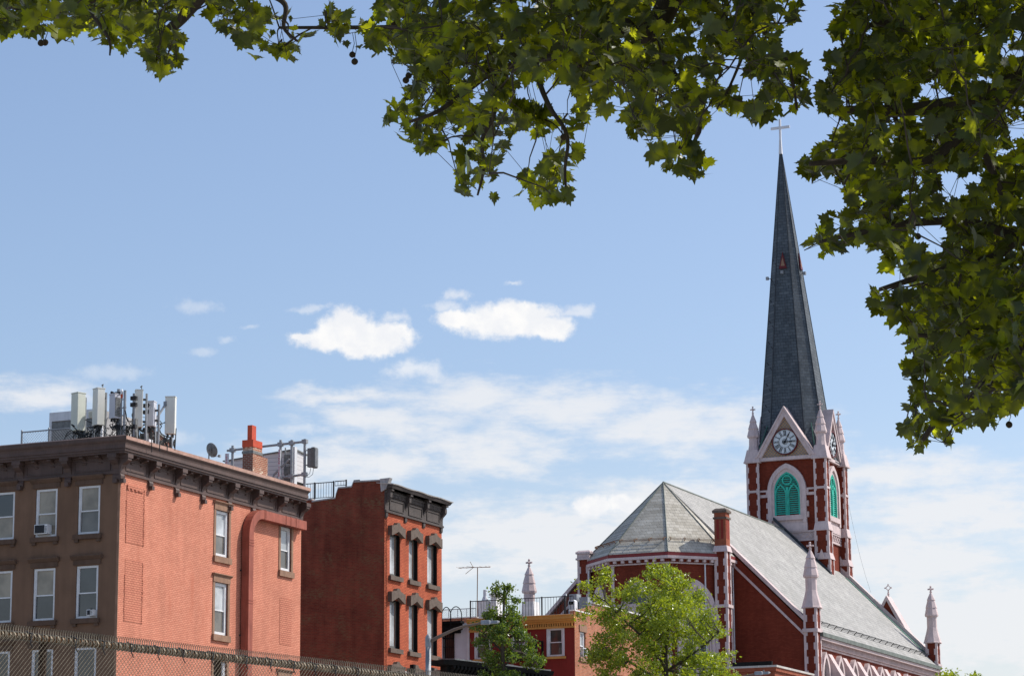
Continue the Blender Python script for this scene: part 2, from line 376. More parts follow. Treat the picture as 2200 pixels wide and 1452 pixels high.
def sash(par, m, a0, a1, z0, z1, fm, up, lo, rec=.1, fw=.07, mid=.5, name='window'):
    mb = MB(); zm = z0+(z1-z0)*mid
    for q in ((a0,a0+fw,z0,z1),(a1-fw,a1,z0,z1),(a0+fw,a1-fw,z1-fw,z1),(a0+fw,a1-fw,z0,z0+fw*.9)): mb.mbox(m, q[0], q[1], rec, rec+.1, q[2], q[3])
    mb.mbox(m, a0+fw, a1-fw, rec+.03, rec+.09, zm-.025, zm+.025)
    for e in (a0+fw, a1-fw-.035): mb.mbox(m, e, e+.035, rec+.025, rec+.08, zm+.025, z1-fw)
    w = mb.build(name, fm, par)
    MB().mbox(m, a0+fw+.001, a1-fw-.001, rec+.06, rec+.08, zm+.025, z1-fw-.001).build('pane', up, w)
    MB().mbox(m, a0+fw+.001, a1-fw-.001, rec+.075, rec+.095, z0+fw*.9+.001, zm-.025).build('pane', lo, w)
    return w
def blind(par, m, a0, a1, z0, z1, d):
    return MB().mbox(m, a0, a1, d, d+.01, z0, z1).build('window_blind', M_wframe, par)
def sw(m): return lambda d, a, z: m(a, d, z)     # swap so that a (d,z) outline is extruded along a
def console(mb, m, a, w, z0, z1, out, k=1.0):
    h = z1-z0
    pts = [(0, z0+.02*h), (-.10*out, z0), (-.24*out, z0+.06*h), (-.27*out, z0+.17*h), (-.17*out, z0+.26*h), (-.20*out, z0+.45*h), (-.36*out, z0+.60*h),
           (-.72*out, z0+.68*h), (-.98*out, z0+.76*h), (-out, z0+.88*h), (-.9*out, z1), (0, z1)]
    mb.prism(pts, sw(m), a-w/2, a+w/2)
# ================================================================== BROWN AND SALMON CORNER BUILDING
B1 = Fr(at(258, 1050, 105)); F, S = FM(), SM()
r1 = B1.root('corner_building', label='four-storey corner building with brown street front, salmon painted brick side and heavy brown cornice', category='building')
L1 = B1.px(646, 1250)[0]; X1 = -9.0; TOP1 = 19.45
fh = []
for a in (-1.96, -3.98, -6.02, -8.04):
    for z0, z1 in ((15.9, 17.87), (12.53, 14.65), (8.9, 11.4)): fh.append((max(a, X1), a+1.04, z0, z1))
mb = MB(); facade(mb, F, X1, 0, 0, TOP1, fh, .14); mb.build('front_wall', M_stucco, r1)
MB().mbox(F, -.10, .012, -.012, .012, 0, 18.3).build('corner_strip', M_bsill, r1)
ya = B1.px(462, 1200)[0]; yb = B1.px(490, 1200)[0]; yc = B1.px(602, 1200)[0]; yd = B1.px(625, 1200)[0]
W1, W2 = (ya, yb), (yc, yd)
sh = [(ya, yb, 15.82, 17.80), (ya, yb, 12.50, 14.72), (yc, yd, 15.82, 17.80), (ya, yb, 9.0, 11.4), (yc, yd, 8.7, 11.1)]
bl = [(.5, 1.83, 15.55, 17.83), (.5, 1.83, 12.42, 14.9), (yc, yd+.1, 12.55, 14.6)]
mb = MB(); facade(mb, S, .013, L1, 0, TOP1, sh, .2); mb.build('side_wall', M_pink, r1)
for a0, a1, z0, z1 in bl:
    mb = MB(); mb.mbox(S, a0, a1, -.012, .0, z0, z1); o = mb.build('bricked_up_window', M_pinkr, r1)
    mb = MB()
    for k in range(26):
        z = z0+(z1-z0)*k/26; mb.mbox(S, a1-.03+rnd.uniform(-.02,.02), a1+.03+rnd.uniform(-.02,.03), -.035, -.003, z, z+.05)
        if k < 20: mb.mbox(S, a0-.03+rnd.uniform(-.02,.02), a0+.02, -.03, -.003, z, z+.04)
    for k in range(9):
        if z1 > 17.5: a = a0+(a1-a0)*k/9; mb.mbox(S, a, a+.16, -.06, -.003, z1-.1+rnd.uniform(-.06,.06), z1+.05)
    if z1 < 17.6 and a0 > 3: continue
    mb.build('broken_edge_bricks', M_pinkr, o)
MB().box(X1, -.02, L1-.2, L1, 0, TOP1).build('rear_wall', M_pink, r1)
MB().box(X1, -.15, .15, L1-.21, 19.1, 19.25).build('roof', M_cope, r1)
# windows: brown front
for i, a in enumerate((-1.96, -3.98, -6.02, -8.04)):
    for j, (z0, z1) in enumerate(((15.9, 17.87), (12.53, 14.65), (8.9, 11.4))):
        up, lo = [[(M_pbeige, M_pgrey), (M_pbeige, M_pbeige), (M_pdark, M_pbeige), (M_pgrey, M_pbeige)],
                  [(M_pdark, M_pdark), (M_pbeige, M_pdark), (M_pbeige, M_pdark), (M_pgrey, M_pdark)], [(M_pdark, M_pdark)]*4][j][i]
        wn_ = sash(r1, F, a+.01, a+1.03, z0+.03, z1-.01, M_wframe, up, lo, .05, .085, .48)
        MB().mbox(F, a-.14, a+1.18, -.14, -.001, z0-.19, z0).mbox(F, a-.08, a+.10, -.10, -.001, z0-.31, z0-.19).mbox(F, a+.94, a+1.12, -.10, -.001, z0-.31, z0-.19).build('sill', M_brown, wn_)
        mb = MB().mbox(F, a-.12, a+1.16, -.05, -.001, z1+.03, z1+.24)
        mb.prism([(-.20, z1+.40), (-.20, z1+.36), (-.08, z1+.24), (-.001, z1+.24), (-.001, z1+.42), (-.18, z1+.42)], sw(F), a-.2, a+1.24).build('lintel', M_brown, wn_)
# windows: salmon side
for (a0, a1), z0, z1 in ((W1, 15.82, 17.80), (W1, 12.50, 14.72), (W2, 15.82, 17.80), (W1, 9.0, 11.4), (W2, 8.7, 11.1)):
    wn_ = sash(r1, S, a0+.01, a1-.01, z0+.02, z1-.01, M_wframe, M_psky, M_pgrey, .06, .13, .47)
    mb = MB().mbox(S, a0-.16, a0+.0, -.03, .05, z0, z1).mbox(S, a1+.0, a1+.16, -.03, .05, z0, z1).mbox(S, a0-.16, a1+.16, -.05, .05, z1, z1+.26)
    if not (a0 == yc and z0 > 15): mb.prism([(-.14, z1+.36), (-.14, z1+.33), (-.06, z1+.26), (0, z1+.26), (0, z1+.37)], sw(S), a0-.24, a1+.24)
    mb.build('stone_surround', M_bsill, wn_)
    MB().mbox(S, a0-.18, a1+.18, -.10, .05, z0-.26, z0).build('sill', M_bsill, wn_)
# cornice on both faces
cor = MB(); YE = B1.px(668, 1042, .63)[0]
def cband(mb, d, z0, z1, m_out=.001):     # a band round both faces, d proud
    mb.box(X1, d, -d, -m_out, z0, z1); mb.box(m_out, d, -m_out+.0, min(YE-.03, L1+(d if d > .3 else .0)), z0, z1)
for d, z0, z1 in ((.05, 18.30, 18.95), (.09, 18.26, 18.36), (.12, 18.95, 19.02), (.42, 19.02, 19.10), (.53, 19.20, 19.34), (.48, 19.10, 19.20)): cband(cor, d, z0, z1)
# crown moulding: sloped profile mitred at the corner
prof = [(.53, 19.34), (.56, 19.43), (.61, 19.48), (.63, 19.53), (.63, 19.62)]
for (d0, z0), (d1, z1) in zip(prof, prof[1:]):
    e = YE-.23
    cor.quad((X1, -d0, z0), (d0, -d0, z0), (d1, -d1, z1), (X1, -d1, z1)); cor.quad((d0, -d0, z0), (d0, e+d0-.4, z0), (d1, e+d1-.4, z1), (d1, -d1, z1))
    cor.quad((d0, e+d0-.4, z0), (-.1, e+d0-.4, z0), (-.1, e+d1-.4, z1), (d1, e+d1-.4, z1))
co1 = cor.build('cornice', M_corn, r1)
mb = MB(); mf = MB()
for (d0, z0), (d1, z1) in zip([(.635, 19.52), (.645, 19.66), (.3, 19.76), (-.2, 19.79)], [(.645, 19.66), (.3, 19.76), (-.2, 19.79), (-.8, 19.45)]):
    e = YE-.645
    mf.quad((X1, -d0, z0), (d0, -d0, z0), (d1, -d1, z1), (X1, -d1, z1)); mb.quad((d0, -d0, z0), (d0, e+d0, z0), (d1, e+d1, z1), (d1, -d1, z1)); mb.quad((d0, e+d0, z0), (-1.5, e+d0, z0), (-1.5, e+d1, z1), (d1, e+d1, z1))
mf.build('cornice_top', M_corn, co1)
mb.build('cornice_top', M_cornt, co1)  # lighter side strip paints in the sun; the front strip stays dark
bs = [.02]+[B1.px(x, 1080)[0] for x in (320, 377, 434, 491, 543, 597)]+[L1-.12]
bf = [-.16]+[-2.42-2.28*k for k in range(3)]
for m, L in ((S, bs), (F, bf)):
    for k, a in enumerate(L):
        mb = MB(); console(mb, m, a, .30, 17.98, 19.02, .42); mb.mbox(m, a-.2, a+.2, -.45, 0, 18.86, 19.02); mb.mbox(m, a-.09, a+.09, -.20, 0, 17.88, 18.04)
        mb.build('bracket', M_corn, co1)
        if k+1 < len(L):
            b = L[k+1]; lo, hi = min(a, b), max(a, b)
            for q in (1, 2, 3)[:2]:
                c = lo+(hi-lo)*q/3; mb = MB(); console(mb, m, c, .16, 18.70, 19.02, .36); mb.build('modillion', M_corn, co1)
            mb = MB(); i0, i1 = lo+.28, hi-.28
            for z_ in (18.42, 18.80): mb.mbox(m, i0, i1, -.08, -.05, z_, z_+.03)
            for a_ in (i0, i1-.03): mb.mbox(m, a_, a_+.03, -.08, -.05, 18.45, 18.80)
            mb.build('frieze_panel', M_corn, co1)
# duct
dy = B1.px(540, 1200, .42)[0]; dz = 17.98; w_ = .39; de = B1.px(659, 1118, .42)[0]
path = [(dy, 0), (dy, 16.9)]+[(dy+1.05-1.05*math.cos(t), 16.93+1.05*math.sin(t)) for t in [math.pi/2*k/8 for k in range(1, 9)]]+[(de, dz)]
mb = MB(); out, inn = [], []
for i, (a, z) in enumerate(path):
    p, q = path[max(i-1, 0)], path[min(i+1, len(path)-1)]; dx, dz_ = q[0]-p[0], q[1]-p[1]; l = math.hypot(dx, dz_); nx, nz = -dz_/l, dx/l
    out.append((a+nx*w_/2, z+nz*w_/2)); inn.append((a-nx*w_/2, z-nz*w_/2))
mb.ring(out, inn, S, -.42, -.06); du = mb.build('wall_duct', M_duct, r1)
mb = MB()
for z in (5, 8.2, 11.3, 14.0, 14.12, 16.5, 16.62, 16.74): mb.mbox(S, dy-w_/2-.02, dy+w_/2+.02, -.435, -.05, z, z+.045)
for a in (dy+1.15, dy+1.25, dy+3.1, dy+3.55, de-1.0): mb.mbox(S, a, a+.04, -.435, -.05, dz-w_/2-.02, dz+w_/2+.02)
mb.build('flange', M_duct, du)
mb = MB()
for z in (4, 7, 10, 12.6, 15.4): mb.mbox(S, dy-w_/2-.05, dy+w_/2+.05, -.06, 0, z, z+.06)
mb.build('duct_strap', M_iron, du)
# water stains below the sills are in the stucco; air conditioners sit in two windows
def aircon(m, fr, a, z, w=.5, h=.36, lab=''):
    p = m(a, 0, z); t = empty('air_conditioner', fr.o+fr.x*p[0]+fr.y*p[1]+Vector((0, 0, z)), RZ, label=lab, category='air conditioner')
    mm = FM() if m is F or m is F3 else SM()
    MB().mbox(mm, 0, w, -.22, .1, 0, h).build('case', M_wframe, t)
    mb = MB().mbox(mm, .03, w-.14, -.235, -.22, .03, h-.03); g = mb.build('grille', M_clockb, t)
    mb = MB()
    for k in range(5): mb.mbox(mm, w-.12, w-.02, -.23, -.22, .05+k*.055, .07+k*.055)
    mb.build('vent_slot', M_iron, t)
F3 = FM(0)
aircon(F, B1, -3.86, 16.02, .62, .38, 'boxy window air conditioner in the middle top-floor window of the brown front')
aircon(F, B1, -1.28, 12.62, .3, .24, 'small white fan unit at the bottom of the lower window nearest the brown corner')

# ---- things on its roof
def wp(fr, p): return fr.o+fr.x*p[0]+fr.y*p[1]+Vector((0, 0, p[2]))
ROOF = 19.25
def onroof(x, y, z):      # keep rooftop gear behind the side wall line: slide it back along its line of sight
    c = B1.loc(CAM)
    if x <= -.40: return x, y, z, 1.0
    t = (-.40-c.x)/(x-c.x); return -.40, c.y+(y-c.y)*t, c.z+(z-c.z)*t, t
def antenna(name, xl, xm, xr, zt, zb, lab, y=1.0, mat=M_panel, fin=False, letters=False, turn=None, tip=False):
    # three vertical edges seen: left, near corner, right; the shell is a box turned so that the near corner shows
    _, y2, zt, kk = onroof(xm, y, zt); zb = onroof(xm, y, zb)[2]; wl, wr = (xm-xl)*kk, (xr-xm)*kk; xm = _; y = y2; th = math.atan2(wr, wl) if wl > wr else math.atan2(wr, wl)
    # width of the two faces
    th = turn
    A = wl/math.cos(th); Bd = wr/math.sin(th) if math.sin(th) > .05 else .2
    c = (xm, y); ux = (-math.cos(th), math.sin(th)*1.0); uy = (math.sin(th), math.cos(th))
    t = empty(name, wp(B1, (xm, y, ROOF)), RZ, label=lab, category='antenna', group='panel antennas on the corner building roof')
    def L(a, b, z): return (ux[0]*a+uy[0]*b, ux[1]*a+uy[1]*b, z-ROOF)
    mb = MB(); mb.hexa([L(0,0,zb), L(0,Bd,zb), L(A,Bd,zb), L(A,0,zb), L(0,0,zt), L(0,Bd,zt), L(A,Bd,zt), L(A,0,zt)]); sh_ = mb.build('shell', mat, t, bevel=.02)
    mb = MB(); e = .012; mb.hexa([L(-e,-e,zt), L(-e,Bd+e,zt), L(A+e,Bd+e,zt), L(A+e,-e,zt), L(-e,-e,zt+.04), L(-e,Bd+e,zt+.04), L(A+e,Bd+e,zt+.04), L(A+e,-e,zt+.04)]); mb.build('cap', mat, t)
    mb = MB()
    for a_ in (.15, .4, .65, .85):
        for b_ in (.25, .75): p = L(A*a_, Bd*b_, zb); mb.tube(p, (p[0], p[1], p[2]-.12), .025)
    mb.build('connector', M_cable, t)
    mb = MB()
    for a_ in (.2, .45, .8):
        p = Vector(L(A*a_, Bd*.5, zb-.1)); q = Vector((p.x+rnd.uniform(-.1,.1), p.y+.2, .02)); mb.pipe([p, (p+q)/2+Vector((rnd.uniform(-.08,.08), 0, -.05)), q], .014)
    mb.build('cable', M_cable, t)
    # mast behind with two clamps
    side = Bd+.16; mx = L(A*.5, side, 0); h = zt-ROOF-.1
    if A < Bd: mx = L(A+.16, Bd*.5, 0)
    mb = MB(); mb.tube((mx[0], mx[1], 0), (mx[0], mx[1], h), .05, n=8); mb.build('mast', M_galv, t)
    mb = MB()
    for z in (zb+.25, zt-.35): q = L(A*.5, Bd*.9, z) if A >= Bd else L(A*.9, Bd*.5, z); mb.tube((mx[0], mx[1], q[2]), q, .045)
    mb.build('clamp', M_iron, t)
    if fin:
        mb = MB()
        for k in range(12):
            z = zb+.1+(zt-zb-.2)*k/12
            if fin == 'r': mb.hexa([L(-.03,.03,z), L(-.03,Bd-.03,z), L(0,Bd-.03,z), L(0,.03,z), L(-.03,.03,z+.04), L(-.03,Bd-.03,z+.04), L(0,Bd-.03,z+.04), L(0,.03,z+.04)])
            else: mb.hexa([L(.02,-.03,z), L(.02,0,z), L(A-.02,0,z), L(A-.02,-.03,z), L(.02,-.03,z+.04), L(.02,0,z+.04), L(A-.02,0,z+.04), L(A-.02,-.03,z+.04)])
        mb.build('cooling_fin', M_equip, t)
    if letters: vtext(t, lambda a, z: L(A*.5+.0+a, -.004, z), 'TRANSMITTER', zt-.36, .105, .075)
    if tip:
        p = L(A*.2, Bd*.8, zt); mb = MB().tube((p[0], p[1], p[2]), (p[0], p[1], p[2]+.16), .02).tube((p[0]-.06, p[1], p[2]+.15), (p[0]+.03, p[1], p[2]+.2), .025); mb.build('sensor', M_equip, t)
    return t
GL = {'T': [(0,1,1,1),(.5,0,.5,1)], 'R': [(0,0,0,1),(0,1,1,1),(1,1,1,.5),(0,.5,1,.5),(.4,.5,1,0)], 'A': [(0,0,.5,1),(.5,1,1,0),(.25,.4,.75,.4)],
      'N': [(0,0,0,1),(0,1,1,0),(1,0,1,1)], 'S': [(1,1,0,1),(0,1,0,.5),(0,.5,1,.5),(1,.5,1,0),(1,0,0,0)], 'M': [(0,0,0,1),(0,1,.5,.4),(.5,.4,1,1),(1,1,1,0)],
      'I': [(.5,0,.5,1)], 'E': [(0,0,0,1),(0,1,1,1),(0,.5,.8,.5),(0,0,1,0)]}
def vtext(par, L, txt, ztop, pitch, size):      # letters stacked downwards, built of strokes
    mb = MB()
    for k, ch in enumerate(txt):
        z0 = ztop-k*pitch-size
        for x0, y0, x1, y1 in GL[ch]:
            a0, b0, a1, b1 = (.5-x0)*size*.75, z0+y0*size, (.5-x1)*size*.75, z0+y1*size
            d = math.hypot(a1-a0, b1-b0); nx, nz = -(b1-b0)/d*.008, (a1-a0)/d*.008
            mb.quad(L(a0+nx, b0+nz), L(a1+nx, b1+nz), L(a1-nx, b1-nz), L(a0-nx, b0-nz))
    return mb.build('lettering', M_redtxt, par)
antenna('panel_antenna', -3.17, -2.75, -2.61, 21.94, 20.39, 'tall grey-green panel antenna, leftmost of the rooftop row', mat=M_panelg, turn=.35)
antenna('panel_antenna', -2.17, -1.81, -1.64, 22.05, 20.54, 'tallest grey panel antenna, second from the left on the roof', turn=.5, tip=True)
antenna('panel_antenna', -1.31, -.98, -.88, 21.74, 20.75, 'short light-grey panel antenna with a finned back edge beside the tallest mast', mat=M_panelw, turn=.3, fin='r')
antenna('panel_antenna', -.22, 0.0, .25, 21.82, 20.31, 'tall two-faced panel antenna directly above the building corner', turn=.95, tip=True)
antenna('panel_antenna', .42, .50, .83, 21.30, 20.30, 'short pale panel antenna with slotted side, second from the right', mat=M_panelw, turn=1.35, fin='l')
antenna('panel_antenna', 1.27, 1.40, 1.78, 21.42, 19.92, 'rightmost tall panel antenna with red letters down its narrow side', turn=1.2, letters=True)
t = empty('antenna_mast', wp(B1, (-.56, 1.1, ROOF)), RZ, label='tall grey mast with red and white beacon between the panel antennas', category='mast')
mb = MB().tube((0,0,0), (0,0,2.62), .06, n=10)
for z in (.9, 1.3, 1.9): mb.tube((0,0,z), (0,0,z+.05), .075, n=10)
mb.build('pole', M_galv, t)
MB().tube((-.14,-.02,0), (-.14,-.02,2.3), .03, n=8).tube((-.14,0,1.9), (0,0,1.9), .02).tube((-.14,0,2.25), (0,0,2.25), .02).build('side_pole', M_galv, t)
MB().lathe(-.14, -.02, [(.045,2.3),(.05,2.42),(.05,2.46)], 10).build('beacon_base', M_redp, t)
MB().lathe(-.14, -.02, [(.045,2.46),(.06,2.5),(.055,2.6),(.02,2.68)], 10, ).build('beacon', M_wframe, t, smooth=True)
for (x, y, h, lab) in ((-1.02, 1.35, 2.75, 'thick dark mast standing behind the short finned antenna'), (-.24, 1.3, 2.5, 'dark mast just left of the antenna over the building corner'),
                       (.34, 1.35, 2.15, 'short dark mast between the two right-hand light antennas')):
    h += ROOF; x, y, h, kk = onroof(x, y, h); h -= ROOF
    t = empty('antenna_mast', wp(B1, (x, y, ROOF)), RZ, label=lab, category='mast')
    MB().tube((0,0,0), (0,0,h), .07, n=10).build('pole', M_galv, t)
    mb = MB()
    for z in (h-.28, h-.55, 1.1, .6): mb.box(-.13, .13, -.1, .05, z, z+.16); mb.tube((0,-.05,z+.08), (rnd.choice((-.22,.22)),-.15,z+.08), .03)
    mb.build('clamp', M_iron, t)
    if h > 2.6: MB().tube((-.3,-.1,2.62), (-.2,-.1,2.60), .06, .05, n=10).tube((-.2,-.1,2.6), (0,-.03,2.6), .018).build('floodlight', M_iron, t)
# white radio boxes and floor level gear
for (x, z, w, h, d, lab, mt) in ((-2.36, 20.95, .24, .27, .2, 'small white radio box fixed left of the tallest antenna', M_panel), (-1.42, 19.55, .5, .55, .25, 'dark cabinet under the cables behind the cornice', M_equip),
                                 (-2.72, 19.95, .3, .5, .25, 'dark radio unit right of the leftmost antenna', M_equip), (-.78, 19.9, .22, .6, .2, 'slim dark radio unit left of the central mast', M_equip),
                                 (-.3, 19.95, .2, .8, .2, 'tall dark radio unit right of the central mast', M_equip), (.15, 19.7, .3, .4, .25, 'dark junction unit behind the corner antenna', M_equip)):
    x, yy_, z, kk = onroof(x, 1.5, z)
    t = empty('radio_unit', wp(B1, (x, yy_, ROOF)), RZ, label=lab, category='radio unit', group='small radio units on the roof')
    MB().box(-w/2, w/2, -d/2, d/2, z-ROOF, z-ROOF+h).build('case', mt, t, bevel=.015)
    mb = MB()
    for k in range(5): mb.box(-w/2+.02+k*w/5.5, -w/2+.04+k*w/5.5, -d/2-.03, -d/2, z-ROOF+.04, z-ROOF+h-.04)
    mb.build('cooling_fin', mt, t)
    MB().tube((0,d/2+.06,0), (0,d/2+.06,z-ROOF+h), .03).build('post', M_galv, t)
mb = MB()      # cable tangle
for k in range(120):
    x = rnd.uniform(-2.9, 1.75); y = rnd.uniform(.7, 1.6); p = Vector((x, y, ROOF+rnd.uniform(.25, 1.35 if x < .9 else .5))); pts = [p]
    for q in range(rnd.randint(3, 6)): p = p+Vector((rnd.uniform(-.35,.35), rnd.uniform(-.1,.1), rnd.uniform(-.32,.2))); p.z = max(p.z, ROOF+.05); p.x = min(p.x, 1.7); pts.append(p)
    # smooth
    sm = []
    for i in range(len(pts)-1):
        for t_ in (0, .33, .66):
            a = pts[max(i-1,0)]; b = pts[i]; c = pts[i+1]; d = pts[min(i+2, len(pts)-1)]; u = t_
            sm.append(.5*((2*b)+(-a+c)*u+(2*a-5*b+4*c-d)*u*u+(-a+3*b-3*c+d)*u**3))
    sm.append(pts[-1]); sm = [Vector(onroof(*p)[:3]) for p in sm]; mb.pipe(sm, rnd.choice((.012,.018,.025)), n=5)
for k in range(14):
    x = -2.9+k*.36; mb.tube((x,1.2,ROOF), (x+rnd.uniform(-.05,.05),1.2,ROOF+rnd.uniform(.4,.9)), .02)
cb = mb.build('cable_tangle', M_cable); cb.location = B1.o; cb.rotation_euler = (0,0,RZ)
tag(cb, 'tangle of black cables draped below the rooftop antennas', 'cables', kind='stuff')
t = empty('white_duct_run', wp(B1, (0, 2.2, ROOF)), RZ, label='low white tray and pipework seen through the rooftop cables', category='cable tray')
mb = MB().box(-2.5,-.05,0,.3,.12,.75)
for x in (-2.4,-1.3,-.2): mb.box(x,x+.06,.1,.16,0,.12)
mb.build('tray', M_white, t)
t = empty('braced_beam', wp(B1, (0, 0, 0)), RZ, label='slanting grey steel brace behind the red-lettered antenna', category='brace')
q1, q2 = Vector(onroof(.84,1.2,20.55)[:3]), Vector(onroof(1.25,1.3,21.2)[:3])
MB().tube(q1, q2, .05, n=4).tube((q1.x,q1.y,ROOF), q1, .05, n=4).box(q2.x-.07,q2.x+.07,q2.y-.07,q2.y+.07,q2.z-.1,q2.z+.1).build('beam', M_galv, t)
yS0, zS = B1.px(322, 928, -.9); yS1 = B1.px(352, 934, -.9)[0]; zS -= ROOF
t = empty('roof_parapet_stub', wp(B1, (-.9, yS0, ROOF)), RZ, label='weathered dark brick wall stub behind the right-hand antennas', category='parapet')
LS = yS1-yS0+.6
MB().prism([(0,0),(LS,0),(LS,zS-.25),(LS*.4,zS+.02),(0,zS+.15)], SM(0), 0, .3).build('brick_wall', M_cbrickd, t)
MB().prism([(-.02,zS+.15),(LS*.4,zS+.02),(LS+.02,zS-.25),(LS+.02,zS-.19),(LS*.4,zS+.08),(-.02,zS+.21)], SM(0), -.03, .33).build('capping', M_equip, t)
# stair bulkhead far left and chain-link screen in front of it
P1 = B1.py(108, 887, 4.0); t = empty('stair_bulkhead', wp(B1, (P1[0], 4.0, ROOF)), RZ, label='white-framed rooftop stair hut behind the leftmost antenna', category='roof hut')
H = P1[1]-ROOF
MB().box(0,2.6,.06,2.5,0,H-.06).build('wall', M_cope, t)
MB().box(-.02,.10,-.03,.06,0,H-.38).box(-.02,2.62,-.03,.06,H-.38,H).box(2.5,2.62,-.03,.06,0,H-.38).build('frame', M_white, t)
MB().box(.101,2.499,.0,.059,0,H-.42).build('door_opening', M_equip, t)
def chainlink(mb, P0, P1_, z0, z1, s, r, n=3):     # straight diamond mesh between two plan points
    P0, P1_ = Vector(P0), Vector(P1_); L = (P1_-P0).length; u = (P1_-P0)/L; h = z1-z0; k = -int(h/s)-1
    while k*s < L:
        for sg in (1, -1):
            a, b = k*s, k*s+h
            lo, hi = max(a, 0), min(b, L)
            if hi-lo > .01:
                za, zb = (z0+(lo-a), z0+(hi-a)) if sg > 0 else (z1-(lo-a), z1-(hi-a))
                p, q = P0+u*lo, P0+u*hi; mb.tube((p.x,p.y,za), (q.x,q.y,zb), r, n=n)
        k += 1
    return mb
t = empty('roof_chain_link_screen', wp(B1, (0, 3, 0)), RZ, label='galvanised chain-link screen along the left part of the roof', category='fence')
xa, xb, xc = -6.78, -5.43, -2.9
mb = MB()
for x in (xa, xb, -4.1, xc): MB().tube((x,0,ROOF), (x,0,20.95), .04, n=8).lathe(x, 0, [(.05,20.95),(.03,21.0)], 8).build('post', M_galv, t)
MB().tube((xa,0,20.9), (xc,0,20.9), .03, n=8).build('rail', M_galv, t)
chainlink(MB(), (xa,0), (xc,0), ROOF, 20.88, .13, .006).build('mesh', M_galv, t)
# satellite dish
q = B1.px(452, 967, -1.2); t = empty('satellite_dish', wp(B1, (-1.2, q[0], ROOF)), RZ, label='grey satellite dish on the roof above the salmon wall', category='satellite dish')
R_ = .30; zc = q[1]-ROOF; mb = MB(); i0 = 0; nrm = Vector((.25, 1, .25)).normalized(); a_ = nrm.orthogonal().normalized(); b_ = nrm.cross(a_); cc = Vector((0,0,zc))
rings = [(0,.0),(.4,.02),(.75,.055),(1,.10)]
for rr, dd in rings:
    for k in range(20): tt = 2*math.pi*k/20; mb.v.append(tuple(cc+a_*(rr*R_*math.cos(tt))+b_*(rr*R_*1.15*math.sin(tt))+nrm*dd))
for j in range(3):
    for k in range(20): l = (k+1) % 20; mb.f.append((j*20+k, j*20+l, (j+1)*20+l, (j+1)*20+k))
o = mb.build('dish', M_equip, t, smooth=True); md = o.modifiers.new('solid', 'SOLIDIFY'); md.thickness = .015
MB().tube((0,-.12,0), (0,-.12,zc-.02), .03).tube((0,-.12,zc-.02), (0,0,zc), .03).box(-.06,.06,-.1,-.02,zc-.08,zc+.06).build('mount', M_equip, t)
MB().tube((.05,0,zc-.3), (.25,.35,zc-.22), .015).box(.2,.3,.3,.42,zc-.27,zc-.17).build('receiver_arm', M_galv, t)
# brick chimney with red flue
xk = -1.6; yl = B1.px(524, 1000, xk)[0]
Q = B1.py(543, 1000, B1.px(543, 1000, xk)[0]); ynear = B1.px(543, 1000, xk)[0]; yfar = B1.px(575, 1000, xk)[0]; xl = B1.py(521, 1000, ynear)[0]
zt = B1.py(530, 960, ynear)[1]; t = empty('brick_chimney', wp(B1, (xk, ynear, ROOF)), RZ, label='peeling brick chimney with a bright red square flue on the corner building roof', category='chimney')
h = zt-ROOF; xw = xl-xk; yw = yfar-ynear
MB().box(xw,-.002,0.012,yw,0,h-.35).box(xw,-.002,.012,yw*.62,h-.35,h).build('stack', M_cbrick, t)
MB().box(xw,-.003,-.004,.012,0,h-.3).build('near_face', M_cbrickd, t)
MB().box(xw-.03,.03,-.03,yw*.62,h-.3,h-.18).build('band', M_equip, t)
MB().box(xw-.02,.02,-.03,yw*.60,h,h+.32).build('flue_base', M_redp, t)
MB().box(xw*.72,-.05+xw*.18,.15,.15+yw*.28,h+.32,h+1.02).build('flue', M_redp, t)
# sided hut and steel antenna frame at the far end of the roof
xh = -1.3; y0 = B1.px(633, 1000, xh)[0]; y1 = B1.px(657, 1000, xh)[0]; x0 = B1.py(484, 1000, y0)[0]; zt = B1.px(633, 972, xh)[1]; zt2 = B1.px(655, 984, xh)[1]; zl = B1.py(490, 991, y0)[1]
t = empty('sided_roof_hut', wp(B1, (xh, y0, ROOF)), RZ, label='hut clad in grey horizontal siding behind the steel frame on the roof', category='roof hut')
xx = x0-xh; a, b, c = zl-ROOF, zt-ROOF+.12, zt2-ROOF; yy = y1-y0
MB().hexa([(xx,0,0),(0,0,0),(0,yy,0),(xx,yy,0),(xx,0,a),(0,0,b),(0,yy,b-.1),(xx,yy,a)]).build('wall', M_siding, t)
MB().hexa([(xx-.1,-.08,a),(.08,-.08,b),(.08,yy+.08,b-.1),(xx-.1,yy+.08,a),(xx-.1,-.08,a+.05),(.08,-.08,b+.06),(.08,yy+.08,b-.04),(xx-.1,yy+.08,a+.05)]).build('roof', M_equip, t)
MB().box(.0,.02,.25,.85,0,1.15).build('door', M_black, t)
t = empty('pipe_scaffold', wp(B1, (0, 0, 0)), RZ, label='grey pipe frame carrying antennas in front of the sided roof hut', category='scaffold')
yF = y0-.6
def fp(x, y, Y=yF): p = B1.py(x, y, Y); return Vector((p[0], Y, p[1]))
A_, B_ = fp(488, 968, yF+.0), fp(658, 948, yF); B_ = Vector((B_.x, yF-.0, B_.z))
sl = (B_.z-A_.z)/(B_.x-A_.x)
def rail_at(x): return A_+(B_-A_)*((x-A_.x)/(B_.x-A_.x))
mb = MB().tube(A_, B_, .055, n=8)
pa, pb = fp(606, 1026), fp(658, 1018); mb.tube(pa, pb, .055, n=8)
mb.build('cross_pipe', M_galv, t)
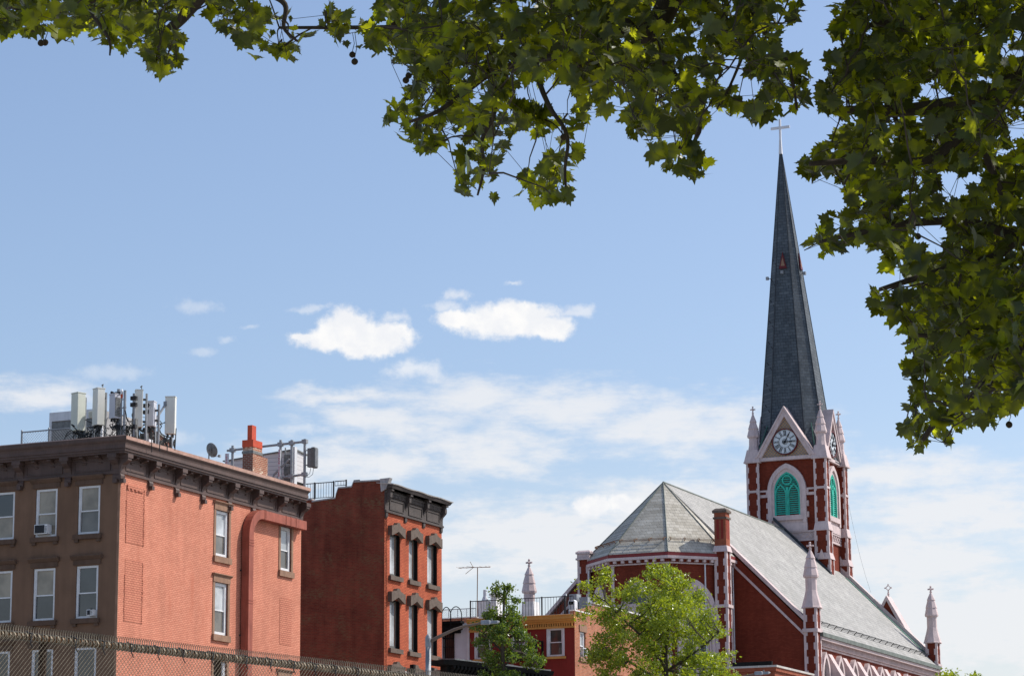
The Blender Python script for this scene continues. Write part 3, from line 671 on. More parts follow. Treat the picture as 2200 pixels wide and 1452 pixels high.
for pxx, top in ((500, 957), (603, 945), (627, 945), (655, 943)):
    p = fp(pxx, top); MB().tube((p.x,p.y,ROOF), p, .065, n=8).build('upright', M_galv, t)
    mb = MB()
    q = rail_at(p.x); mb.box(q.x-.12,q.x+.12,q.y-.1,q.y+.1,q.z-.09,q.z+.09)
    if pxx > 600: q = pa+(pb-pa)*((p.x-pa.x)/(pb.x-pa.x)); mb.box(q.x-.12,q.x+.12,q.y-.1,q.y+.1,q.z-.09,q.z+.09)
    mb.build('clamp', M_galv, t)
p, q = fp(622, 986), fp(588, 1020); MB().tube(p, q, .05, n=6).tube(q, (q.x-.3, q.y, ROOF), .05).build('brace', M_galv, t)
xr_ = fp(672, 980).x
t = empty('panel_antenna', wp(B1, (xr_, yF, ROOF)), RZ, label='dark finned antenna hung at the right end of the pipe frame', category='antenna', group='antennas on the pipe frame')
z0, z1 = fp(668, 1005).z-ROOF, fp(668, 961).z-ROOF
MB().box(-.26,-.05,-.05,.2,z0+.05,z1-.03).build('radio', M_equip, t)
MB().box(-.05,.14,-.1,.25,z0,z1).build('shell', M_gframe, t, bevel=.03)
mb = MB()
for k in range(16): mb.box(.14,.17,-.08,.23,z0+.06+k*(z1-z0-.1)/16,z0+.09+k*(z1-z0-.1)/16)
for z in (z0+.15, z1-.12): mb.tube((-.45,0,z), (-.05,0,z), .025)
mb.build('cooling_fin', M_galv, t)
MB().pipe([(-.1,0,z0),(-.15,0,z0-.25),(-.3,0,z0-.35),(-.4,0,z0-.33)], .012).pipe([(.05,0,z0),(.0,0,z0-.3),(-.2,0,z0-.42),(-.4,0,z0-.4)], .012).build('cable', M_cable, t)
for xm, zt_, zb_, lab, tx in ((487, 974, 1005, 'white sign strip with red letters at the left end of the pipe frame', 'TRANSMITTER'), (600, 965, 1016, 'narrow strip with red letters beside the frame upright nearest the hut', 'TRANSMITTER')):
    p = fp(xm, zt_, yF-.15); q = fp(xm, zb_, yF-.15); t = empty('lettered_strip', wp(B1, (p.x, p.y, ROOF)), RZ, label=lab, category='sign')
    hw = .09 if xm < 500 else .05; zt2_ = p.z-ROOF
    MB().box(-hw,hw,.0,.06,0,zt2_).build('strip', M_panelw, t)
    vtext(t, lambda a, z: (-a, -.004, z), tx, zt2_-.03, .115, .09)
    MB().tube((.1 if xm < 500 else .06,.03,zt2_*.7), (.18 if xm < 500 else .12,.14,zt2_*.7), .03).build('bracket', M_galv, t)
xm = fp(616, 990).x; t = empty('equipment_rack', wp(B1, (xm, yF+.3, ROOF)), RZ, label='tall white and grey radio rack between the frame uprights', category='radio rack')
zt = fp(616, 958).z-ROOF; MB().box(.02,.25,0,.25,.15,zt).build('cabinet', M_white, t)
mb = MB()
for k in range(4): mb.box(-.3,.0,-.02,.18,.35+k*zt/5,.35+k*zt/5+zt/7)
mb.build('module', M_equip, t); MB().box(-.3,.25,.05,.1,0,.15).box(-.3,-.25,.05,.1,.15,zt).build('stand', M_galv, t)
# ================================================================== DARK RED BRICK HOUSE
def z5(x, y): return (630+x/3.2135, 1000+y/3.2135)
B2 = Fr(at(826, 1100, 130))
r2 = B2.root('red_brick_house', label='red brick row house with dark weathered side wall and three columns of hooded windows', category='building')
L2 = B2.px(949, 1200)[0]
ZC = B2.px(835, 1100)[1]; ZT = B2.py(853, 1037.5, -.3)[1]
cols = [(B2.px(a, 1180)[0], B2.px(b, 1180)[0]) for a, b in ((837.5, 859.5), (878.5, 897.5), (918, 939))]
rows = [(17.12, 19.22), (13.55, 15.95), (9.9, 12.35)]
holes = [(a, b, z0, z1) for a, b in cols for z0, z1 in rows]
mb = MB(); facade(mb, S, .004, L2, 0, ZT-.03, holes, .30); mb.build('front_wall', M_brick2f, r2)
step = [z5(*p) for p in ((-220, 262), (130, 236), (130, 252), (292, 228), (296, 205), (312, 158), (404, 150), (408, 140), (418, 116), (630, 104))]
st = [B2.py(x, y, 0) for x, y in step]
pts = [(-9.5, 0), (0, 0), (0, st[-1][1]), ] + [(a, z) for a, z in reversed(st)] + [(-9.5, st[0][1])]
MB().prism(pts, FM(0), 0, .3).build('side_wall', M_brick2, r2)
mb = MB(); cp = [(-9.5, st[0][1]+.001)]+st+[(.03, st[-1][1])]
for (a0, z0), (a1, z1) in zip(cp, cp[1:]):
    if a1-a0 > .02: mb.hexa([(a0,-.05,z0),(a1,-.05,z1),(a1,.35,z1),(a0,.35,z0),(a0,-.05,z0+.07),(a1,-.05,z1+.07),(a1,.35,z1+.07),(a0,.35,z0+.07)])
mb.build('coping', M_cope, r2)
MB().hexa([(-.16,-.08,st[-1][1]-.55),(.12,-.08,st[-1][1]-.42),(.12,.2,st[-1][1]-.42),(-.16,.2,st[-1][1]-.55),(-.22,-.1,st[-1][1]+.1),(.34,-.1,st[-1][1]+.12),(.34,.2,st[-1][1]+.12),(-.22,.2,st[-1][1]+.1)]).build('corner_capping', M_cope, r2)
MB().box(-9.5, -.31, L2-.3, L2-.001, 0, 21.0).box(-9.5, -9.2, .31, L2-.3, 0, 21).build('rear_wall', M_brick2, r2)
MB().box(-9.2, -.31, .31, L2-.3, 20.4, 20.6).build('roof', M_cope, r2)
for (a0, a1) in cols:
    for j, (z0, z1) in enumerate(rows):
        mb = MB()
        for q in ((a0+.01,a0+.08,z0,z1),(a1-.10,a1-.021,z0,z1),(a0+.08,a1-.10,z1-.1,z1-.031),(a0+.08,a1-.10,z0,z0+.16)): mb.mbox(S, q[0], q[1], .20, .29, q[2], q[3])
        wd = mb.build('window', M_gframe, r2); MB().mbox(S, a1-.02, a1-.001, .02, .29, z0, z1).mbox(S, a0+.001, a1-.02, .02, .1, z1-.03, z1-.001).build('jamb_shade', M_black, wd)  # black liner on far jamb and head paints in the reveal's shade
        MB().mbox(S, a0+.081, a1-.101, .24, .26, z0+.16, z1-.1).build('pane', M_psky, wd)
        MB().mbox(S, a1-.17, a1-.11, .21, .239, z0+.16, z1-.1).build('mullion', M_bsill, wd)
        m_ = (a0+a1)/2
        MB().prism([(a0-.20,z1-.14),(a0-.02,z1-.10),(m_,z1+.13),(a1+.02,z1-.10),(a1+.20,z1-.14),(a1+.20,z1+.36),(a1+.10,z1+.30),(a1-.02,z1+.37),(m_+.22,z1+.44),(m_+.12,z1+.56),(m_-.12,z1+.56),(m_-.22,z1+.44),(a0+.02,z1+.37),(a0-.10,z1+.30),(a0-.20,z1+.36)], S, -.22, 0).build('hood', M_stone2, wd)
        MB().mbox(S, a0-.13, a1+.13, -.14, .14, z0-.22, z0).build('sill', M_stone2, wd)
# cornice
YE2 = B2.px(974, 1074, .55)[0]
cb_ = MB()
for d, z0, z1 in ((.06, ZC, ZC+.90), (.05, ZC+1.001, ZC+1.279), (.12, ZC-.04, ZC+.06), (.16, ZC+.92, ZC+1.0), (.38, ZC+1.28, ZC+1.36), (.44, ZC+1.36, ZT-.18)): cb_.box(0.004, d, -.02 if d < .2 else -.06, min(YE2-.05, L2+(.02 if d < .2 else .1)), z0, z1)
cb_.hexa([(.0,-.06,ZT-.18),(.44,-.06,ZT-.18),(.44,min(YE2-.05,L2+.1),ZT-.18),(0,min(YE2-.05,L2+.1),ZT-.18),(.0,-.06,ZT-.02),(.52,-.10,ZT-.02),(.52,YE2-.03,ZT-.02),(0,YE2-.03,ZT-.02)])
c2_ = cb_.build('cornice', M_corn2, r2)
mb = MB(); nseg = 14
for k in range(nseg):
    ya_, yb_ = -.14+k*(YE2+.14)/nseg, -.14+(k+1)*(YE2+.14)/nseg; w0 = .02*math.sin(k*1.3); w1 = .02*math.sin((k+1)*1.3)
    mb.hexa([(-.4,ya_,ZT+.12),(.55,ya_,ZT-.015+w0),(.55,yb_,ZT-.015+w1),(-.4,yb_,ZT+.12),(-.4,ya_,ZT+.15),(.57,ya_,ZT+.03+w0),(.57,yb_,ZT+.03+w1),(-.4,yb_,ZT+.15)])
mb.build('tin_top', M_tin, c2_)
bb = [.14, L2*.345, L2*.665, L2-.14]
for k, a in enumerate(bb):
    mb = MB(); console(mb, S, a, .22, ZC-.32, ZC+1.02, .32); mb.mbox(S, a-.13, a+.13, -.40, 0, ZC+1.0, ZC+1.28); mb.build('bracket', M_corn2, c2_)
    if k < 3:
        b = bb[k+1]
        for q in range(1, 5):
            c = a+(b-a)*q/5; mb = MB(); console(mb, S, c, .14, ZC+.98, ZC+1.28, .36); mb.build('modillion', M_corn2, c2_)
        mb = MB(); n_ = 11
        for q in range(n_): c = a+.2+(b-a-.4)*(q+.5)/n_; mb.mbox(S, c-.05, c+.05, -.14, -.06, ZC+.74, ZC+.92)
        mb.build('dentil_row', M_corn2, c2_)
        mb = MB()
        for z_ in (ZC+.12, ZC+.60): mb.mbox(S, a+.28, b-.28, -.10, -.06, z_, z_+.05)
        for a_ in (a+.28, b-.33): mb.mbox(S, a_, a_+.05, -.10, -.06, ZC+.17, ZC+.60)
        mb.build('frieze_panel', M_corn2, c2_)
# rooftop railing
def railing(name, fr, y, pts, zb, zt, lab, every=.15, posts=(), mat=M_iron, group=None, top2=None):
    x0, x1 = pts; t = empty(name, wp(fr, (x0, y, zb)), RZ, label=lab, category='railing', group=group); L = x1-x0; h = zt-zb
    MB().box(0, L, -.02, .02, h-.04, h).box(0, L, -.015, .015, .08, .11).build('rail', mat, t)
    mb = MB(); n = int(L/every)
    for k in range(n+1): mb.box(k*L/n-.008, k*L/n+.008, -.008, .008, .1, h-.04)
    mb.build('balusters', mat, t)
    for p in posts: MB().box(p-x0-.03, p-x0+.03, -.03, .03, -.0, h+.03).build('post', mat, t)
    return t
q0, q1 = B2.py(650, 1036, 1.5), B2.py(718, 1034, 1.5); qb = B2.py(700, 1070, 1.5)
railing('roof_railing', B2, 1.5, (q0[0], q1[0]), qb[1]-.05, q1[1]-.0, 'black iron railing on the roof behind the stepped red brick wall', posts=(B2.py(676, 1050, 1.5)[0], q1[0]-.03))
q2 = B2.py(745, 1031, 1.5); q3 = B2.py(735, 1046, 1.5)
railing('roof_railing', B2, 1.5, (q1[0]+.05, q2[0]), q3[1], q2[1], 'shorter black railing stepping up beside the top of the red brick wall', posts=(q2[0]-.03,))
q4 = B2.py(760, 1031, 2.5); q5 = B2.py(773, 1033, 2.5); railing('roof_railing', B2, 2.5, (q4[0], q5[0]), q4[1]-.6, q4[1], 'small end of black railing just above the highest brick coping')
for i, (c0, c1) in enumerate(((cols[0][1], cols[1][0]), (cols[1][1], cols[2][0]))):
    a = c1-.42; t = empty('wall_lamp', wp(B2, (0, a, 12.0)), RZ, label='black box lamp on the red brick front, '+('between the first and second window hoods' if i == 0 else 'between the second and third window hoods'), category='wall lamp', group='lamps on the red brick front')
    MB().box(.30,.52,-.1,.14,.0,.86).build('case', M_black, t, bevel=.02)
    MB().tube((0,-.0,.45), (.3,0,.45), .03).box(-.0,.05,-.08,.08,.35,.55).build('arm', M_wframe, t)

# ================================================================== MAROON ROW HOUSE WITH OCHRE CORNICE
def z6(x, y): return (940+x/4.808, 1150+y/4.808)
B3 = Fr(at(1235, 1400, 140))
r3 = B3.root('maroon_row_house', label='maroon painted row house with ochre cornice and orange brick side wall', category='building')
XL = B3.py(1009, 1400)[0]; ZR = B3.py(1235, 1322)[1]
def w3(x0, y0, x1, y1): a, zt = B3.py(x0, y0); b, zb = B3.py(x1, y1); return (a, b, zb, zt)
ws = [w3(1177, 1350, 1211, 1408), w3(1101, 1354, 1131, 1412), w3(1022, 1356, 1055, 1414)]
hs = ws+[(a, b, z0-3.4, z1-3.4) for a, b, z0, z1 in ws]
mb = MB(); facade(mb, F, XL, 0, 0, ZR-.03, hs, .12); mb.build('front_wall', M_red3, r3)
for k, (a, b, z0, z1) in enumerate(hs):
    wd = sash(r3, F, a+.005, b-.005, z0, z1, M_wframe, M_pdark if k != 1 else M_pgrey, M_pgrey if k % 3 == 2 else M_pdark, .0, .09, .5)
    mb = MB(); ms = [(a-.06, z0), (a-.06, z1)]+[(a-.06+(b-a+.12)*t/6, z1+.12*math.sin(math.pi*t/6)) for t in range(7)]+[(b+.06, z1), (b+.06, z0)]
    mi = [(a+.01, z0), (a+.01, z1-.04)]+[(a+.01+(b-a-.02)*t/6, z1-.02) for t in range(7)]+[(b-.01, z1-.04), (b-.01, z0)]
    mb.ring(ms, mi, F, -.04, .02).build('surround', M_wframe, wd)
    MB().mbox(F, a-.14, b+.14, -.1, .02, z0-.14, z0-.02).build('sill', M_ochre, wd)
sp_ = [B3.px(x, y) for x, y in ((1237, 1312), (1262, 1306), (1275, 1300), (1320, 1296))]
yw0, yw1 = B3.px(1246, 1380)[0], B3.px(1258, 1380)[0]; zw1 = B3.px(1252, 1357)[1]; zw0 = B3.px(1252, 1411)[1]
L3 = 12.5
mb = MB(); hs3 = [(yw0, yw1, zw0, zw1), (yw0, yw1, zw0-3.5, zw1-3.5)]
facade(mb, S, .003, L3, 0, ZR, hs3, .2); pp = [(0.003, ZR), (0.003, sp_[0][1]), sp_[1], sp_[2], (L3, sp_[2][1]+.1), (L3, ZR)]
mb.prism(pp, S, 0, .25).build('side_wall', M_brick3, r3)
MB().mbox(S, .0, sp_[2][0], -.04, .3, sp_[0][1]+.0, sp_[0][1]+.07).mbox(S, sp_[2][0], L3, -.04, .3, sp_[2][1]+.1, sp_[2][1]+.17).build('parapet_coping', M_bbrick, r3)
for a, b, z0, z1 in hs3:
    wd = sash(r3, S, a+.01, b-.01, z0, z1, M_wframe, M_psky, M_pgrey, .08, .1, .45)
    MB().mbox(S, a-.12, b+.12, -.05, .1, z1+.0, z1+.36).build('lintel', M_bsill, wd); MB().mbox(S, a-.1, b+.1, -.08, .1, z0-.24, z0-.01).build('sill', M_bsill, wd)
p = (0, yw0+.1, zw0+.08); t = empty('air_conditioner', wp(B3, p), RZ, label='white air conditioner in the orange brick side window near the tree', category='air conditioner')
MB().box(-.05,.14,0,.62,0,.40).build('case', M_wframe, t); MB().box(.14,.152,.04,.46,.04,.36).build('grille', M_clockb, t)
MB().box(XL, -.26, L3-.2, L3-.001, 0, ZR).box(XL, -.26, .13, L3-.2, ZR-.3, ZR-.1).build('roof', M_cope, r3)
c3 = MB()
for d, z0, z1 in ((.10, ZR-.62, ZR-.52), (.16, ZR-.36, ZR-.26), (.30, ZR-.26, ZR-.16), (.42, ZR-.16, ZR-.02)): c3.box(XL+.0, .02+d*.3, -d, -.001, z0, z1)
c3.hexa([(XL,-.42,ZR-.02),(.15,-.42,ZR-.02),(.15,0,ZR-.02),(XL,0,ZR-.02),(XL,-.5,ZR+.05),(.2,-.5,ZR+.05),(.2,0,ZR+.05),(XL,0,ZR+.05)])
c3 = c3.build('cornice', M_ochre, r3)
mb = MB(); n_ = 44
for k in range(n_): a = XL+.05+(-XL-.1)*(k+.5)/n_; mb.mbox(F, a-.035, a+.035, -.13, -.001, ZR-.52, ZR-.36)
mb.build('dentil_row', M_ochre, c3)
MB().box(XL, -.02, -.30, .3, ZR+.055, ZR+.085).build('roof_edge', M_bbrick, r3)
# fire escape bracket frame on the front
a, zt = B3.py(1167, 1377); a0, zb = B3.py(1152, 1444); am, zm = B3.py(1165, 1418)
t = empty('fire_escape', wp(B3, (a, 0, zb)), RZ, label='black iron fire escape frame on the maroon wall beside the dark tree', category='fire escape')
h = zt-zb; hm = zm-zb
MB().box(-.08,.02,-.9,-.84,0,h).box(-.08,.02,-.06,-.02,0,h).box(-.08,.02,-.84,-.06,h-.06,h).box(-.08,.02,-.9,-.02,hm-.06,hm+.06).tube((-.03,-.87,h),(-.5,-.87,hm),.05,n=4).tube((-.03,-.5,hm),(-.03,-.03,.1),.05,n=4).box(-.6,-.08,-.9,-.2,hm,hm+.05).tube((-.5,-.87,hm),(-.03,-.87,.0),.05,n=4).build('bracket', M_black, t)
mb = MB()
for k in range(12): x = -.1-k*.25; mb.box(x-.012,x+.012,-.88,-.86,hm,h-.0)
mb.build('balusters', M_iron, t); MB().box(-3.0,-.08,-.89,-.85,h-.05,h-.01).box(-3.0,-.6,-.9,-.1,hm,hm+.05).build('platform', M_black, t)
# rooftop railing, chimneys, vents
q0 = B3.py(1010, 1288, .5); q1 = B3.py(1238, 1281, .5)
ztop = (q0[1]+q1[1])/2
railing('roof_railing', B3, .5, (q0[0], B3.py(1232, 1281, .5)[0]), ZR+.05, ztop, 'long black railing along the roof edge above the ochre cornice', every=.16, posts=(q0[0]+.02, B3.py(1088, 1290, .5)[0], B3.py(1164, 1290, .5)[0], B3.py(1214, 1283, .5)[0]))
x_, z_ = B3.py(1214, 1283, .7); t = empty('vent_pipe', wp(B3, (x_, .7, ZR)), RZ, label='black vent pipe with a pale cap standing at the railing', category='vent pipe')
MB().tube((0,0,0),(0,0,z_-ZR+.08),.07,n=10).build('pipe', M_iron, t); MB().tube((0,0,z_-ZR+.08),(0,0,z_-ZR+.2),.1,n=10).build('cap', M_white, t)
def chim(x0, x1, ytop, y, lab, pipe=None, cap=False, mat=M_bbrick, taper=0):
    a, zt = B3.py(x0, ytop, y); b, _ = B3.py(x1, ytop, y); t = empty('white_chimney', wp(B3, (a, y, ZR-.1)), RZ, label=lab, category='chimney'); h = zt-ZR+.1; W = b-a
    MB().hexa([(0,0,0),(W,0,0),(W,.8,0),(0,.8,0),(taper,0,h),(W-taper,0,h),(W-taper,.8,h),(taper,.8,h)]).build('stack', mat, t)
    if cap: MB().box(-.07,W+.07,-.07,.87,h,h+.12).build('cap', M_bbrick, t)
    if pipe:
        px_, r, py_ = pipe; xx, zz = B3.py(px_, py_, y); MB().lathe(xx-a, .4, [(r*2,h),(r*1.1,h+.25),(r,h+.27),(r,zz-ZR+.1)], 12).build('pipe', M_white, t)
    return t
chim(1024, 1044, 1290, 2.0, 'whitewashed brick chimney with a white pipe beside the television antenna mast', pipe=(1035.5, .1, 1265))
chim(1054, 1066, 1279, 2.2, 'small white capped chimney left of the dark tree top', cap=True)
chim(1119, 1148, 1292, 2.0, 'broad whitewashed chimney in front of the pale stone pinnacle', taper=.06)
a, z = B3.py(1221, 1289, .9); t = empty('kitchen_vent', wp(B3, (a, .9, ZR-.05)), RZ, label='white hooded kitchen vent at the right end of the roof', category='vent'); h = z-ZR
MB().prism([(0,0),(.36,0),(.36,h),(.28,h+.08),(.03,h+.08),(-.02,h-.05),(-.02,h-.2),(0,h-.22)], FM(0), 0, .4).build('hood', M_white, t)
MB().box(.04,.30,-.02,-.001,h-.18,h-.02).build('opening', M_black, t)
a, z = B3.py(1255, 1272, 5.0); t = empty('rooftop_condenser', wp(B3, (a-.9, 5.0, ZR-.05)), RZ, label='grey rooftop cooling unit half hidden by the left side of the bright tree', category='cooling unit')
MB().box(0,.45,0,.6,.1,z-ZR).box(.6,1.1,0,.6,.1,z-ZR-.2).build('case', M_galv, t); MB().box(.05,.1,.1,.5,0,.1).box(.9,1.0,.1,.5,0,.1).build('feet', M_iron, t)
# television antenna
a, zt = B3.py(1026, 1218, 1.2); t = empty('television_antenna', wp(B3, (a, 1.2, ZR-.1)), RZ, label='thin rusty television aerial on a tall mast above the whitewashed chimney', category='aerial'); h = zt-ZR+.1
MB().tube((-.05,0,0),(0,0,h),.025).build('mast', M_rust, t)
mb = MB(); k_ = 140/FPX*1.03
mb.tube((-45*k_,0,h+.03),(30*k_,0,h-.03),.018)
for dx, l in ((-44, .35), (-30, .3), (-8, .22), (8, .2), (20, .16), (28, .14)): mb.tube((dx*k_,-l,h+.02),(dx*k_,l,h+.02),.008)
mb.tube((-10*k_,0,h),(-22*k_,.25,h+.36),.014).tube((-10*k_,0,h),(-24*k_,-.25,h-.36),.014).tube((-10*k_,0,h+.02),(-28*k_,.1,h+.1),.008)
mb.build('boom', M_rust, t)
# neighbouring white house with black cornice
XN = B3.py(945, 1400)[0]-3
r4 = empty('white_house', wp(B3, (0, 0, 0)), RZ, label='narrow white rendered house with black cornice and barred dark window beside the maroon house', category='building')
a0, zt4 = B3.py(953, 1356); b0, _ = B3.py(976, 1356); zb4 = B3.py(960, 1420)[1]
mb = MB(); facade(mb, F, XN, XL-.006, 0, ZR-.2, [(a0, b0, zb4, zt4)], .2); mb.build('front_wall', M_white, r4)
wd = MB().mbox(F, a0, b0, .12, .18, zb4, zt4).build('window', M_pdark, r4)
mb = MB()
for k in range(6): x = a0+(b0-a0)*k/5; mb.mbox(F, x-.015, x+.015, -.04, -.01, zb4, zt4)
for z in (zb4+.02, zb4+.75, zt4-.4, zt4-.04): mb.mbox(F, a0, b0, -.05, -.03, z, z+.03)
mb.build('window_bars', M_black, wd)
mb = MB(); x_ = XL-.25; MB().mbox(F, XL-.14, XL-.01, -.06, -.001, 0, ZR-.35).build('corner_board', M_wframe, r4)
mb.mbox(F, XN, XL-.3, -.5, -.001, ZR-.12, ZR+.0).mbox(F, XN, XL-.4, -.35, -.001, ZR-.45, ZR-.12).mbox(F, XN, XL-.5, -.2, -.001, ZR-.62, ZR-.45); c4 = mb.build('cornice', M_black, r4)
MB().box(XN, XL-.1, .25, 4, 0, ZR-.05).build('body', M_bbrick, r4); MB().mbox(F, XN, XL-.2, 1.2, 1.5, ZR-.1, ZR+.32).build('parapet', M_brick3, r4)
MB().mbox(F, XN, XL-.15, 1.15, 1.55, ZR+.32, ZR+.37).build('parapet_coping', M_bbrick, r4)
a, zt = B3.py(984, 1304, 0); t = empty('roof_ladder', wp(B3, (0, -.1, 0)), RZ, label='black ladder with two curved handrails over the black cornice', category='ladder')
for (x0, x1) in ((959.5, 972), (978, 995)):
    A = B3.py(x0, 1340)[0]; Bq = B3.py(x1, 1340)[0]; c = (A+Bq)/2; r = (Bq-A)/2
    MB().pipe([(A,-.5,ZR-.9)]+[(c-r*math.cos(t_), -.5+.4*t_/math.pi, zt-.38+.38*math.sin(t_)) for t_ in [math.pi*k/10 for k in range(11)]]+[(Bq,-.1,ZR)], .025).build('handrail', M_black, t)
mb = MB(); A = B3.py(959.5, 1340)[0]; Bq = B3.py(978, 1340)[0]
for z in (ZR-.9, ZR-.4, ZR+.1): mb.tube((A,-.5,z),(Bq,-.5,z),.018)
mb.build('rungs', M_black, t)
t = empty('roof_mesh_fence', wp(B3, (0, 3.5, 0)), RZ, label='fine blue-grey mesh fence on the roof behind the curved ladder rails', category='fence')
A, zf = B3.py(945, 1306, 3.5); Bq, zg = B3.py(1022, 1316, 3.5)
chainlink(MB(), (A,0), (Bq,0), ZR+.3, zf-.1, .1, .004).build('mesh', M_galv, t); mb = MB().box(A,Bq,-.01,.01,zf-.12,zf-.08)
for k in range(5): x = A+(Bq-A)*k/4; mb.box(x-.015,x+.015,-.015,.015,ZR,zf-.08)
mb.build('frame', M_galv, t)
# low black-corniced house in front
p0, p1 = at(950, 1419, 112), at(1156, 1443, 115); d = (p1-p0); d.z = 0; Ld = d.length; ang = math.atan2(d.y, d.x)
zc_ = p0.z; sl = (p1.z-p0.z)
t = empty('low_black_house', (p0.x, p0.y, 0), ang, label='low dark building with black corniced top and worn tin edge behind the dark tree', category='building')
MB().box(-.0,Ld,.02,6,0,zc_-.9).build('wall', M_brick2, t)
MB().hexa([(-.1,-.5,zc_-.9),(Ld,-.5,zc_-.9+sl),(Ld,.0,zc_-.9+sl),(-.1,.0,zc_-.9),(-.1,-.5,zc_-.12),(Ld,-.5,zc_-.12+sl),(Ld,0,zc_-.12+sl),(-.1,0,zc_-.12)]).hexa([(-.5,-.8,zc_-.2),(Ld+.2,-.8,zc_-.2+sl),(Ld+.2,.2,zc_-.2+sl),(-.5,.2,zc_-.2),(-.55,-.9,zc_-.02),(Ld+.2,-.9,zc_-.02+sl),(Ld+.2,.2,zc_-.02+sl),(-.55,.2,zc_-.02)]).build('cornice', M_black, t)
mb = MB()
for k in range(26): x = Ld*(k+.5)/26; z = zc_-.34+sl*x/Ld; mb.hexa([(x-.05,-.78,z),(x+.05,-.78,z),(x+.05,-.5,z-.18),(x-.05,-.5,z-.18),(x-.05,-.78,z+.14),(x+.05,-.78,z+.14),(x+.05,-.5,z+.14),(x-.05,-.5,z+.14)])
mb.build('dentil_row', M_black, t)
mb = MB()
for k in range(18): x0_, x1_ = Ld*k/18, Ld*(k+1)/18; w = rnd.uniform(-.02,.03); w2 = rnd.uniform(-.02,.03); z0_ = zc_-.015+sl*k/18; z1_ = zc_-.015+sl*(k+1)/18; mb.hexa([(x0_,-.92,z0_),(x1_,-.92,z1_),(x1_,.3,z1_+.1),(x0_,.3,z0_+.1),(x0_,-.92,z0_+.05+w),(x1_,-.92,z1_+.05+w2),(x1_,.3,z1_+.14),(x0_,.3,z0_+.14)])
mb.build('tin_top', M_equip, t)
MB().box(-.0,Ld,0,6,zc_-.9,zc_-.1+sl).build('roof', M_equip, t)

# ================================================================== STREET LAMPS
def street_lamp(base, top_z, arm, lab):
    t = empty('street_lamp', (base.x, base.y, 0), 0, label=lab, category='street lamp', group='cobra-head street lamps')
    MB().lathe(0, 0, [(.16,0),(.16,.5),(.11,.6),(.075,top_z-.05)], 12).build('pole', M_galv, t, smooth=True)
    MB().lathe(0, 0, [(.085,top_z-.3),(.085,top_z-.06),(.06,top_z+.02),(.02,top_z+.06)], 12).build('finial', M_galv, t)
    pts = [Vector(p)-Vector((base.x, base.y, 0)) for p in arm]
    MB().pipe(pts, .055, .03, 8).build('arm', M_arm, t)
    e = pts[-1]; dr = (pts[-1]-pts[-2]).normalized(); dr.z *= .4; dr.normalize(); sd_ = Vector((-dr.y, dr.x, 0)).normalized(); up = sd_.cross(dr)*-1
    if up.z < 0: up = -up
    def Q(a, b, c): return e+dr*a+sd_*b+up*c
    mb = MB(); st_ = [(-.02,.05,.05,.05),(.0,.085,.08,.06),(.22,.085,.07,.09),(.27,.06,.045,.06),(.45,.07,.04,.07),(.52,.03,.015,.03)]
    for a, hw, up_, dn in st_: mb.v += [tuple(Q(a,-hw,-dn*.6)), tuple(Q(a,hw,-dn*.6)), tuple(Q(a,hw*.7,up_)), tuple(Q(a,-hw*.7,up_))]
    for j in range(len(st_)-1):
        for k in range(4): l = (k+1) % 4; mb.f.append((j*4+k, j*4+l, (j+1)*4+l, (j+1)*4+k))
    mb.f.append((3,2,1,0)); n = (len(st_)-1)*4; mb.f.append((n,n+1,n+2,n+3)); mb.build('lamp_head', M_galv, t, bevel=.01)
    q = Q(.3,0,.05); MB().tube(q, q+up*.06, .025, n=8).build('photocell', M_equip, t)
b = at(920, 1440, 75); tz = at(922, 1366, 75).z
street_lamp(b, tz, [at(924, 1377, 75), at(945, 1366, 75), at(975, 1352, 75), at(1000, 1344, 75), at(1034, 1338, 75)], 'galvanised street lamp with a long rusty arm in front of the red brick house')
b = at(1500, 1600, 89); street_lamp(b, at(1500, 1470, 89).z, [at(1502, 1482, 89), at(1545, 1466, 89), at(1590, 1454, 89), at(1622, 1447, 89)], 'street lamp head and arm low in front of the church wall')
# ================================================================== CHURCH
CH = Fr(at(1425, 1036, 176))
rc = CH.root('church', label='red brick church with pale pink trim, grey slate roof and spired clock tower', category='church')
RZT = 28.6; W = 10.0
def rot(pts, k): return pts[k:]+pts[:k]
R8 = 5.15
ang8 = [math.radians(a) for a in (-67.5, -22.5, 22.5, 67.5)]
def apse_pts(o=0.0):
    R = R8+o; P_ = [(R*math.sin(a), -R*math.cos(a)) for a in ang8]
    return [(-R*math.sin(math.radians(67.5)), -.0)]+P_+[(R*math.sin(math.radians(67.5)), -.0)]
EZ = 23.28
# apse body
MB().vprism(apse_pts(-.12), 0, EZ-.2).build('apse_wall', M_chb, rc)
def apse_band(o, z0, z1, name, m, par=None): return MB().vprism(apse_pts(o), z0, z1).build(name, m, par or rc)
apse_band(.30, EZ-.24, EZ-.02, 'apse_fascia', M_fascia); apse_band(.34, EZ-.42, EZ-.24, 'apse_cornice', M_trim); apse_band(.06, EZ-.72, EZ-.64, 'string_course', M_trim); apse_band(.02, EZ-.64, EZ-.42, 'frieze', M_chb)
def segmap(p, q):
    p, q = Vector((*p, 0)), Vector((*q, 0)); d = (q-p).normalized(); n = Vector((-d.y, d.x, 0))     # n points inward for ccw seen from above
    return (lambda a, dd, z: (p.x+d.x*a+n.x*dd, p.y+d.y*a+n.y*dd, z)), (q-p).length
AP = apse_pts(-.12)
mb = MB()
for p, q in zip(AP, AP[1:]):
    m, L = segmap(p, q); n_ = max(2, round(L/.58))
    for k in range(n_): a = L*(k+.5)/n_; mb.mbox(m, a-.1, a+.1, -.36, -.05, EZ-.60, EZ-.43)
mb.build('dentil_row', M_trim, rc)
